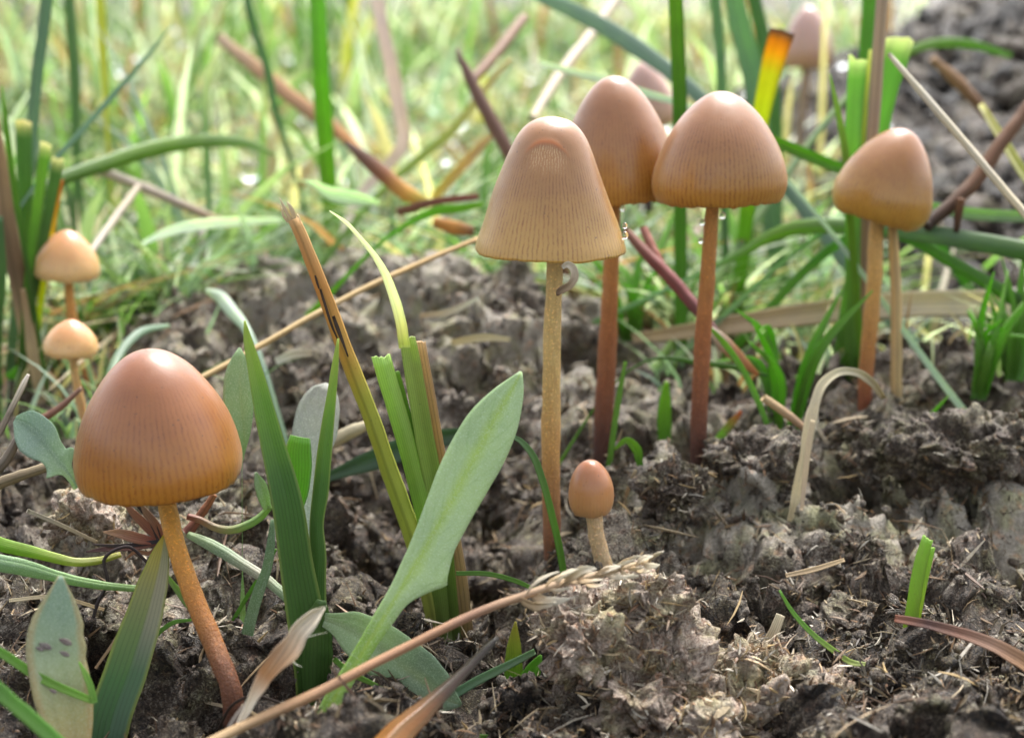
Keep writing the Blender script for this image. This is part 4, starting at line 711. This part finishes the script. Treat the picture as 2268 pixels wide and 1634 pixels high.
EXTRA = [
 ('straw', 'thin pale straw lying across the soil under the bright green leaf stalk', 14.6, 15.0, ((.5, .42, .28), ST), [(20, 1330, 8), (120, 1322, 9), (230, 1350, 7)]),
 ('straw', 'fine brown straw left of the broad translucent blade at the lower left', 14.0, 14.3, (SD, ST), [(212, 1480, 6), (260, 1410, 7), (300, 1330, 5)]),
 ('straw', 'thin grey straw lying in front of the ochre-grey lump', 15.3, 15.7, (LG, (.4, .32, .22)), [(60, 1130, 9), (130, 1160, 9), (215, 1200, 7)]),
 ('straw', 'golden straw sliver right of the large chestnut mushroom foot', 13.2, 13.3, (ST, (.55, .42, .22)), [(535, 1560, 6), (580, 1590, 7), (640, 1600, 5)]),
 ('twig', 'fine black root hair curling beside the large chestnut mushroom foot', 13.3, 13.3, (DK, DK), [(620, 1555, 6), (560, 1540, 6), (515, 1560, 6), (490, 1600, 6), (470, 1650, 5)]),
 ('straw', 'short bleached straw stub on the crusted mound left of the torn stalk', 20.6, 20.8, (WH, (.5, .42, .3)), [(610, 800, 16), (650, 785, 18), (690, 782, 14)]),
 ('straw', 'pale straw lying on the crusted mound right of the white withered tip', 21.4, 21.6, (ST, WH), [(930, 700, 11), (1000, 690, 13), (1060, 660, 9)]),
 ('straw', 'flat yellowish straw on the crusted mound below the fawn cap', 20.8, 20.8, ((.5, .4, .2), (.55, .48, .3)), [(1000, 760, 14), (1070, 748, 18), (1130, 752, 10)]),
 ('straw', 'brownish straw end sticking up at the foot of the pinkish-brown mushroom', 17.8, 17.8, (SD, (.45, .36, .24)), [(1385, 1100, 8), (1400, 1060, 9), (1408, 1040, 6)]),
 ('straw', 'split pale straw piece lying right of the big dung clod', 14.5, 14.6, (ST, (.6, .52, .38)), [(1690, 1440, 22), (1712, 1400, 24), (1728, 1360, 20)]),
 ('straw', 'bundle-like straw end at the bottom right, between clod and dark lump', 13.6, 13.6, ((.4, .34, .2), (.5, .42, .24)), [(1850, 1556, 16), (1890, 1548, 20), (1935, 1542, 16)]),
 ('straw', 'tan straw lying below the bent arching straw', 15.6, 15.7, ((.36, .26, .16), ST), [(1740, 1275, 10), (1800, 1262, 12), (1870, 1240, 9)]),
]
for nm, lb, y0, y1, cs, pts in EXTRA:
    blade(nm, lb, nm, pts, st(*cs), y0, y1, 'dry', rooted=False, n=20, m=5, fold=.5, thick=.02)
# seedling sprays: small plants of several blades
def spray(label, x, y, Y, n, h, seed, cols=((.1, .24, .03), (.18, .36, .05))):
    r = random.Random(seed); b = PY(x, y, Y); b[2] = float(G(b[0], b[1]))
    t = root('grass_seedling', b, label, 'seedling', 'green grass seedlings')
    k = depth(b) / FP
    for i in range(n):
        dx = r.uniform(-.55, .55) * h; hh = h * r.uniform(.55, 1.1); y1 = (b[2] - CAMH) * 0
        P = [np.array([b[0] + dx * .12, b[1], b[2] - .12]), b + np.array([dx * .4, r.uniform(-.2, .2) * h, hh * .6]), b + np.array([dx, r.uniform(-.3, .3) * h, hh * r.uniform(.6, 1.1)])]
        w = r.uniform(.03, .055) * h ** .5
        C = np.array([[*P[0], w, w], [*P[1], w, w], [*P[2], w * .15, w * .15]])
        geo = ribbon_mesh('blade', C, st(*cols), n=16, m=4, fold=r.uniform(.1, .5), twist=r.uniform(-.8, .8), seed=seed * 31 + i)
        put_mesh('blade', geo, M['turf'], t)
spray('cluster of fresh green seedlings between the striped and the tilted ochre mushrooms', 1740, 905, 20.3, 8, 1.9, 1)
spray('green seedlings at the right edge behind the dark clods', 2160, 890, 20.8, 12, 1.5, 2)
spray('second clump of green seedlings right of the straw stalk, at the far right', 2240, 860, 21.5, 10, 1.6, 3)
spray('few seedlings just right of the straw stalk foot', 2030, 915, 19.8, 5, .8, 4)
spray('low green seedlings left of the dark red forked stem', 1400, 640, 24.5, 9, 1.6, 5)

# ------------------------------------------------------------------ soil lumps
def clod_mesh(lumps, sub, amp, seed, rough=1.):
    bm = bmesh.new(); Vs, Fs, off = [], [], 0
    bmesh.ops.create_icosphere(bm, subdivisions=sub, radius=1); bm.verts.ensure_lookup_table()
    sv = np.array([v.co[:] for v in bm.verts]); sf = np.array([[v.index for v in f.verts] for f in bm.faces]); bm.free()
    for q, (c, rad) in enumerate(lumps):
        n = sv; s = rad[0]
        p = c + n * np.array(rad)
        f = lambda fr, sd: vn(p[:, 0] * fr, p[:, 1] * fr, p[:, 2] * fr, sd)
        d = .34 * s * f(1.1 / s, seed + q) + .22 * s * np.abs(f(2.6 / s, seed + 1)) - .1 * s
        d = d + amp * (.17 * np.abs(f(3.2, seed + 2)) + .13 * np.abs(f(7.5, seed + 3)) - .1 + .06 * f(17, seed + 4) + .032 * f(38, seed + 5)) * rough
        j = np.stack([f(5, seed + 7), f(5, seed + 8), f(5, seed + 9)], 1) * .07 + np.stack([f(14, seed + 10), f(14, seed + 11), f(14, seed + 12)], 1) * .035
        Vs.append(p + n * d[:, None] + j * amp); Fs.append(sf + off); off += len(sv)
    return np.vstack(Vs), np.vstack(Fs)
def sliver(p, d, L, w, th, bend, up):
    """bent four-sided splinter: 4 rings"""
    d = nrm(d); a = nrm(np.cross(d, up)); b = np.cross(a, d)
    out = []
    for i, s in enumerate((0, .35, .7, 1)):
        q = p + d * (L * s) + b * (bend * s * (1 - s) * 4)
        k = (.75, 1, .95, .5)[i]
        for ca, cb in ((-1, -.5), (1, -.6), (.9, .5), (-.85, .6)): out.append(q + a * ca * w * k / 2 + b * cb * th * k)
    return out
SLF = []
for i in range(3):
    for k_ in range(4): SLF.append([i * 4 + k_, i * 4 + (k_ + 1) % 4, i * 4 + 4 + (k_ + 1) % 4, i * 4 + 4 + k_])
SLF += [[3, 2, 1, 0], [12, 13, 14, 15]]
SLF = np.array(SLF)
BITC = np.array([(.5, .4, .25), (.38, .27, .15), (.6, .52, .38), (.25, .15, .08), (.42, .3, .14), (.16, .09, .05), (.32, .2, .1), (.66, .6, .48)])
def slivers(pts, nrms, rg, L0, L1, w0, w1, lift=.35):
    n = len(pts); d = rg.normal(size=(n, 3)); d = d - nrms * np.sum(d * nrms, 1)[:, None] * (1 - lift); d = nrm(d)
    L = rg.uniform(L0, L1, n) * rg.uniform(.5, 1, n); w = rg.uniform(w0, w1, n); th = w * rg.uniform(.2, .45, n); bend = L * rg.normal(0, .07, n); sk = L * rg.normal(0, .07, n)
    a = nrm(np.cross(d, nrms)); b = np.cross(a, d)
    p = pts - d * (L * .5)[:, None] + nrms * (w * .2)[:, None]
    V = []
    for i, s in enumerate((0, .35, .7, 1)):
        q = p + d * (L * s)[:, None] + b * (bend * s * (1 - s) * 4)[:, None] + a * (sk * s * (1 - s) * 4)[:, None]; kk = (.3, 1, .85, .2)[i]
        for ca, cb in ((-1, -.5), (1, -.6), (.9, .5), (-.85, .6)): V.append(q + a * (ca * w * kk / 2)[:, None] + b * (cb * th * kk)[:, None])
    V = np.stack(V, 1).reshape(-1, 3)
    F = (SLF[None] + (np.arange(n) * 16)[:, None, None]).reshape(-1, 4)
    c = BITC[rg.integers(0, len(BITC), n)] * rg.uniform(.6, 1.1, n)[:, None]
    return V, F, np.repeat(c, 16, 0)
def clod(label, lumps_px, sub, seed, amp=1., nfib=400, mat='dung'):
    L = []
    for x, y, r, Y, *sq in lumps_px:
        c = PY(x, y, Y); rr = r * depth(c) / FP; L.append((c, (rr, rr, rr * (sq[0] if sq else .85))))
    V, F = clod_mesh(L, sub, amp, seed)
    org = L[0][0].copy(); org[2] = float(G(org[0], org[1]))
    me = mesh_np('dung_clod', V - org, F, True, extra={'crust_sunlit_tone': np.full(len(V), .25)})
    o = tag(link('dung_clod', me, M[mat]), label, 'dung', 'dung clods on the soil'); o.location = org
    if nfib:
        rg = np.random.default_rng(seed); fi = rg.integers(0, len(F), nfib); P = V[F[fi]]
        nn = nrm(np.cross(P[:, 1] - P[:, 0], P[:, 2] - P[:, 0])); P = P.mean(1)
        v, f, c = slivers(P - org, nn, rg, .07, .34, .008, .028, .14); c = c * np.repeat(np.where(rg.random(nfib) < .45, rg.uniform(.3, .75, nfib), 1.15), 16)[:, None]
        s = link('straw_fibres', mesh_np('straw_fibres', v, f, False, c), M['bits'], o); s['kind'] = 'stuff'
        for i in range(14 if sub > 6 else 4):
            q = rg.integers(0, len(F)); p = V[F[q]]; n_ = nrm(np.cross(p[1] - p[0], p[2] - p[0])[None]); p = p.mean(0)[None]
            v, f, c = slivers(p - org, n_, rg, .35, .75, .03, .075, .25); c = c * 0 + BITC[(0, 2, 1, 4, 7)[i % 5]] * .9
            link('straw_chip', mesh_np('straw_chip', v, f, False, c), M['bits'], o)
    return o
clod('big crumbly fibrous dung clod at the bottom, right of the wet brown blade', [(1430, 1540, 195, 13.9, .9), (1430, 1352, 80, 13.9, 1.1), (1290, 1430, 108, 13.7), (1600, 1590, 135, 13.9, .8), (1270, 1600, 100, 13.6)], 7, 101, 1.2, 2600)
clod('dung lump sloping off the right side of the big clod', [(1740, 1580, 138, 13.7, .85), (1670, 1490, 84, 13.9)], 6, 131, 1., 1500)
clod('small round pale dung ball in front of the big clod', [(1560, 1605, 66, 13.0, .9)], 5, 141, .6, 260)
clod('dark soil lump at the bottom right, below the lone cut shoot', [(2010, 1560, 92, 13.8, .7), (2120, 1600, 80, 13.7)], 6, 151, .9, 350, 'soil')
clod('dark crumbly lump at the foot of the tilted ochre mushroom', [(1935, 1010, 72, 18.7, .7), (1885, 965, 36, 19.0)], 6, 161, 1., 160, 'soil')
clod('dark lump at the right edge behind the lone cut shoot', [(2110, 1010, 120, 18.4, .55), (2230, 985, 110, 18.6, .7)], 6, 171, 1.1, 200, 'soil')
clod('grey mossy lump between the striped mushroom and the bent straw', [(1660, 1010, 105, 18.3, .55)], 6, 181, .9, 160, 'soil')
clod('pointed grey lump right behind the tiny egg-capped mushroom', [(1490, 1085, 62, 17.3, 1.15)], 6, 191, .9, 120, 'soil')
clod('brown lump just left of and behind the lone cut shoot', [(1905, 1385, 62, 15.7, .8)], 6, 201, .8, 180, 'soil')
clod('ochre-grey lump at the left under the large chestnut cap', [(195, 1150, 70, 16.2, .8)], 6, 211, .9, 160, 'dung')
clod('fibrous lump at the bottom edge under the wet brown blade', [(760, 1640, 110, 13.0, .5), (930, 1650, 90, 13.0, .4)], 6, 221, .8, 500)

LANDM = []
for o in list(bpy.data.objects):
    l = o.get('label', '')
    for key, w in (('large chestnut', 'the large chestnut mushroom foot'), ('tall fawn mushroom', 'the tall fawn mushroom foot'), ('pinkish-brown mushroom', 'the pinkish-brown mushroom foot'), ('broad striped', 'the broad striped mushroom foot'),
                   ('ochre mushroom', 'the tilted ochre mushroom foot'), ('tiny egg', 'the tiny egg-capped mushroom'), ('smallest tan', 'the smallest tan mushroom'), ('big crumbly', 'the big dung clod'), ('dark soil lump', 'the dark corner lump'),
                   ('short bright green cut', 'the lone cut shoot'), ('stout upright', 'the upright grass shoot'), ('tuft of cut', 'the cut grass tuft'), ('ochre-grey lump', 'the ochre-grey lump'), ('dark lump at', 'the lump at the right edge')):
        if l.startswith(key): LANDM.append((o, w))
# ------------------------------------------------------------------ loose crumbs and straw on the soil (nobody could count them)
def scatter(n, rg, x0, x1, y0, y1):
    x = rg.uniform(x0, x1, n); y = y0 + (y1 - y0) * rg.random(n) ** 1.4
    x = x * (.32 * y + 1.) / (.32 * 24 + 1.)
    return x, y
def surfn(x, y):
    e = .03; a = np.stack(surf(x, y), 1); b = np.stack(surf(x + e, y), 1); c = np.stack(surf(x, y + e), 1)
    return a, nrm(np.cross(b - a, c - a))
x, y = scatter(16000, rng, -8.5, 9.5, 12, 27); p, n_ = surfn(x, y)
bm = bmesh.new(); bmesh.ops.create_icosphere(bm, subdivisions=1, radius=1); iv = np.array([v.co[:] for v in bm.verts]); jf = np.array([[v.index for v in f.verts] for f in bm.faces]); bm.free()
rad = .014 + .06 * rng.random(len(x)) ** 4
q = rng.normal(size=(len(x), 3, 3)); q = np.linalg.qr(q)[0] * np.array([1., .75, 1.25])[None, None, :]
V = p[:, None] + n_[:, None] * (rad * .3)[:, None, None] + np.einsum('nij,kj->nki', q, iv) * rad[:, None, None] * (1 + .35 * rng.uniform(-1, 1, (len(x), len(iv), 1)))
F = (jf[None] + (np.arange(len(x)) * len(iv))[:, None, None]).reshape(-1, 3)
tag(link('soil_crumbs', mesh_np('soil_crumbs', V.reshape(-1, 3), F, True, extra={'crust_sunlit_tone': np.repeat(rng.random(len(x)) * .4, len(iv))}), M['soil']), 'loose crumbs of dark soil', None, None, 'stuff')
x, y = scatter(42000, rng, -8.5, 9.5, 12, 27); k_ = vn(x * 1.2, y * 1.2, 0, 91) > -.2; x, y = x[k_], y[k_]; p, n_ = surfn(x, y)
v, f, c = slivers(p, n_, rng, .06, .34, .008, .03, .3); c = c * np.repeat(np.where(rng.random(len(p)) < .72, rng.uniform(.12, .5, len(p)), 1.), 16)[:, None]
x, y = scatter(2600, rng, -8.5, 9.5, 12, 27); p, n_ = surfn(x, y)
v2, f2, c2 = slivers(p, n_, rng, .25, .85, .012, .04, .22); c2 = c2 * np.repeat(rng.uniform(.35, 1.05, len(p)), 16)[:, None]
f = np.vstack([f, f2 + len(v)]); v = np.vstack([v, v2]); c = np.vstack([c, c2])
tag(link('straw_litter', mesh_np('straw_litter', v, f, False, c), M['bits']), 'fine straw fibres', None, None, 'stuff')
# rough lumps on the earth bank behind
x = rng.uniform(8, 27, 7000); y = rng.uniform(32, 62, 7000); k_ = (gs(x, y, 17, 50, 9, 14) > .25) | (gs(x, y, 10, 36, 3.5, 5) > .4); x, y = x[k_], y[k_]; z = G(x, y); rad = .12 + .5 * rng.random(len(x)) ** 2.2
q = np.linalg.qr(rng.normal(size=(len(x), 3, 3)))[0] * np.array([1., .7, 1.2])[None, None, :]
V = np.stack([x, y, z + .1], 1)[:, None] + np.einsum('nij,kj->nki', q, iv) * rad[:, None, None] * (1 + .35 * rng.uniform(-1, 1, (len(x), len(iv), 1)))
F = (jf[None] + (np.arange(len(x)) * len(iv))[:, None, None]).reshape(-1, 3)
tag(link('soil_clumps', mesh_np('soil_clumps', V.reshape(-1, 3), F, True, extra={'crust_sunlit_tone': np.repeat(rng.uniform(-.6, .3, len(x)), len(iv))}), M['soil']), None, None, None, 'stuff')
# bigger chips, one by one
NEAR = [((o.location.x, o.location.y), w) for o, w in LANDM]
x, y = scatter(64, rng, -8.0, 9.0, 12.6, 24); p, n_ = surfn(x, y)
SEEN = set(); CN = ['straw-coloured', 'tan', 'bleached', 'brown', 'golden', 'dark brown', 'russet', 'whitish']
for i in range(len(x)):
    Lc = rng.uniform(.25, .8); ci = int(rng.integers(0, 8))
    q, w = min(NEAR, key=lambda a: (a[0][0] - p[i, 0]) ** 2 + (a[0][1] - p[i, 1]) ** 2); dx, dy = p[i, 0] - q[0], p[i, 1] - q[1]
    rel = ('just right of' if dx > 0 else 'just left of') if abs(dx) > abs(dy) else ('lying behind' if dy > 0 else 'lying in front of')
    lb = f"{'short' if Lc < .42 else 'middling' if Lc < .6 else 'long'} {CN[ci]} straw chip {rel} {w}"
    if lb in SEEN: continue
    SEEN.add(lb); v, f, c = slivers(p[i:i + 1] * 0, n_[i:i + 1], rng, Lc, Lc * 1.2, .025, .07, .3)
    o = link('straw_chip', mesh_np('straw_chip', v, f, False, c * 0 + BITC[ci] * .85), M['bits']); o.location = p[i]
    tag(o, lb, 'straw', 'straw chips lying on the soil')

# ------------------------------------------------------------------ turf behind
def turf(name, n, y0, y1, h0, h1, w0, w1, pal, seed, keep, power=1.3, lean=1.):
    rg = np.random.default_rng(seed); y = y0 + (y1 - y0) * rg.random(n) ** power; x = rg.uniform(-1, 1, n) * (.36 * y + 3)
    k = keep(x, y, rg); x, y = x[k], y[k]; n = len(x); z = G(x, y) - .05
    h = rg.uniform(h0, h1, n) * rg.uniform(.5, 1, n) * (.85 + y / 120); w = rg.uniform(w0, w1, n) * (.85 + y / 120)
    az = rg.uniform(0, 6.283, n); ld = np.stack([np.cos(az), np.sin(az), 0 * az], 1); ln = h * rg.uniform(.1, 1.1, n) * lean; b = rg.uniform(.3, 1.0, n)
    fa = rg.uniform(0, 6.283, n); sd = np.stack([np.cos(fa), np.sin(fa), 0 * fa], 1); sd = nrm(sd); nr = np.stack([-np.sin(fa), np.cos(fa), 0 * fa], 1)
    V, C, UVs = [], [], []
    pz = vn(x * .22, y * .13, 0, seed + 60) + .5 * vn(x * .6, y * .35, 0, seed + 61); wt = np.array(pal[1], float)[None] * np.exp(np.clip(pz, -1, 1)[:, None] * np.array(pal[2])[None]); wt /= wt.sum(1, keepdims=True); ci = np.minimum((np.cumsum(wt, 1) < rg.random(n)[:, None]).sum(1), len(pal[1]) - 1); base = np.array([q[0] for q in pal[0]])[ci]; tip = np.array([q[1] for q in pal[0]])[ci]
    var = rg.uniform(.7, 1.25, n)[:, None]
    for i, s in enumerate((0, .25, .5, .75, 1.)):
        o = np.stack([x, y, z], 1) + ld * (ln * s ** 1.8)[:, None]; o[:, 2] += h * (s - .35 * b * s * s)
        ww = w * (.8, 1, .9, .62, .06)[i]
        for u in (-1, 0, 1):
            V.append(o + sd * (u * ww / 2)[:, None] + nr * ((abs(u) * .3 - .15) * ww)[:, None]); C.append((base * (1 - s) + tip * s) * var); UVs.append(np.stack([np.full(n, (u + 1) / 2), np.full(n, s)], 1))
    V = np.stack(V, 1).reshape(-1, 3); C = np.stack(C, 1).reshape(-1, 3); UVs = np.stack(UVs, 1).reshape(-1, 2)
    f = np.array([[i * 3 + a, i * 3 + a + 1, i * 3 + a + 4, i * 3 + a + 3] for i in range(4) for a in (0, 1)])
    F = (f[None] + (np.arange(n) * 15)[:, None, None]).reshape(-1, 4)
    return tag(link(name, mesh_np(name, V, F, True, C, UVs), M['turf']), None, None, None, 'stuff')
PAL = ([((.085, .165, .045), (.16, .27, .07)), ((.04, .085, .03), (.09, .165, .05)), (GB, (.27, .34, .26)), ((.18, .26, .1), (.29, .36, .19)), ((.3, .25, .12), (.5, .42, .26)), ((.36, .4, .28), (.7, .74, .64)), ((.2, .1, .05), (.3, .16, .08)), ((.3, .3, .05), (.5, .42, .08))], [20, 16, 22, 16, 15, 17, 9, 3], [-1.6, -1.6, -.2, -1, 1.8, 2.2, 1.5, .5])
def keep_bg(x, y, rg):
    m = gs(x, y, -1.7, 24.3, 3.7, 3.1); gm = gs(x, y, 17.0, 50, 7.5, 12); g2 = gs(x, y, 10, 36, 3.2, 5)
    cl = vn(x * .3, y * .3, 0, 88)
    return (m < .28) & ((gm < .12) | (rg.random(len(x)) < .03)) & ((g2 < .4) | (rg.random(len(x)) < .1)) & ((x < .225 * y) | (rg.random(len(x)) < .12)) & (rg.random(len(x)) < .75 + .5 * cl)
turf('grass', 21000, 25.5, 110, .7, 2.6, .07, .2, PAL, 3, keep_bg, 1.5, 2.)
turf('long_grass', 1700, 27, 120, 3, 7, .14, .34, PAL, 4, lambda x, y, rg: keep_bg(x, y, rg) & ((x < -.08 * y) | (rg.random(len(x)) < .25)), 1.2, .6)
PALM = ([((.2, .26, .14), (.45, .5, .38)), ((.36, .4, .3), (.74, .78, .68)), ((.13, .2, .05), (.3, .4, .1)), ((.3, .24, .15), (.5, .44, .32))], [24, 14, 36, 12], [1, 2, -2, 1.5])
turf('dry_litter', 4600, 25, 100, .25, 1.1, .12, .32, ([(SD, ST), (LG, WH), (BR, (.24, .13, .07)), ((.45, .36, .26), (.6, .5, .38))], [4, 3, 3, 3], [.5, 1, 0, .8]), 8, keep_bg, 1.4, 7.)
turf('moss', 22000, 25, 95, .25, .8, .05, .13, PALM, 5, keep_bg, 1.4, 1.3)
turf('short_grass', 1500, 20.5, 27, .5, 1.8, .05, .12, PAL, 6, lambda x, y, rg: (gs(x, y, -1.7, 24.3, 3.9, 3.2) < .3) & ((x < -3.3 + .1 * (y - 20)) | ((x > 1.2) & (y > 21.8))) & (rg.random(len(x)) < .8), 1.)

# ------------------------------------------------------------------ dew
YF = gY(1226, 1290); YS = gY(1547, 1042)
bm = bmesh.new(); bmesh.ops.create_uvsphere(bm, u_segments=20, v_segments=14, radius=1); dm = bpy.data.meshes.new('dew_drop'); bm.to_mesh(dm); bm.free()
dm.polygons.foreach_set('use_smooth', np.full(len(dm.polygons), True)); dm.materials.append(M['dew'])
def drop(p, r, label, group='dew drops'):
    o = bpy.data.objects.new('dew_drop', dm); col.objects.link(o); o.location = p; o.scale = (r, r, r * 1.12); return tag(o, label, 'dew drop', group)
for x, y, r, Y, lb in ((1384, 521, 8, YF - .1, 'lowest dew drop at the right edge of the scraped fawn cap'), (1384, 500, 6, YF - .15, 'long dew drop at the right edge of the scraped fawn cap, above the lowest one'), (1379, 463, 6, gY(1334, 1035) - .1, 'dew drop under the rim of the pinkish-brown cap'),
                       (1600, 478, 8, YS - .1, 'dew drop under the striped cap, right of its stem'), (1555, 493, 7, YS - .05, 'upper dew drop on the left of the red-brown stem'), (1552, 533, 6, YS - .05, 'lower dew drop on the left of the red-brown stem')):
    p = PY(x, y, Y); drop(p, r * depth(p) / FP, lb)
rg = np.random.default_rng(5)
for i in range(56):
    y = rg.uniform(36, 70); x = rg.uniform(-.36, .1) * y if i < 46 else rg.uniform(.05, .25) * y
    drop((x, y, float(G(x, y)) + rg.uniform(.5, 2.4)), rg.uniform(.1, .24), 'blurred dew drop glinting among the far grass blades', 'dew drops in the far grass')
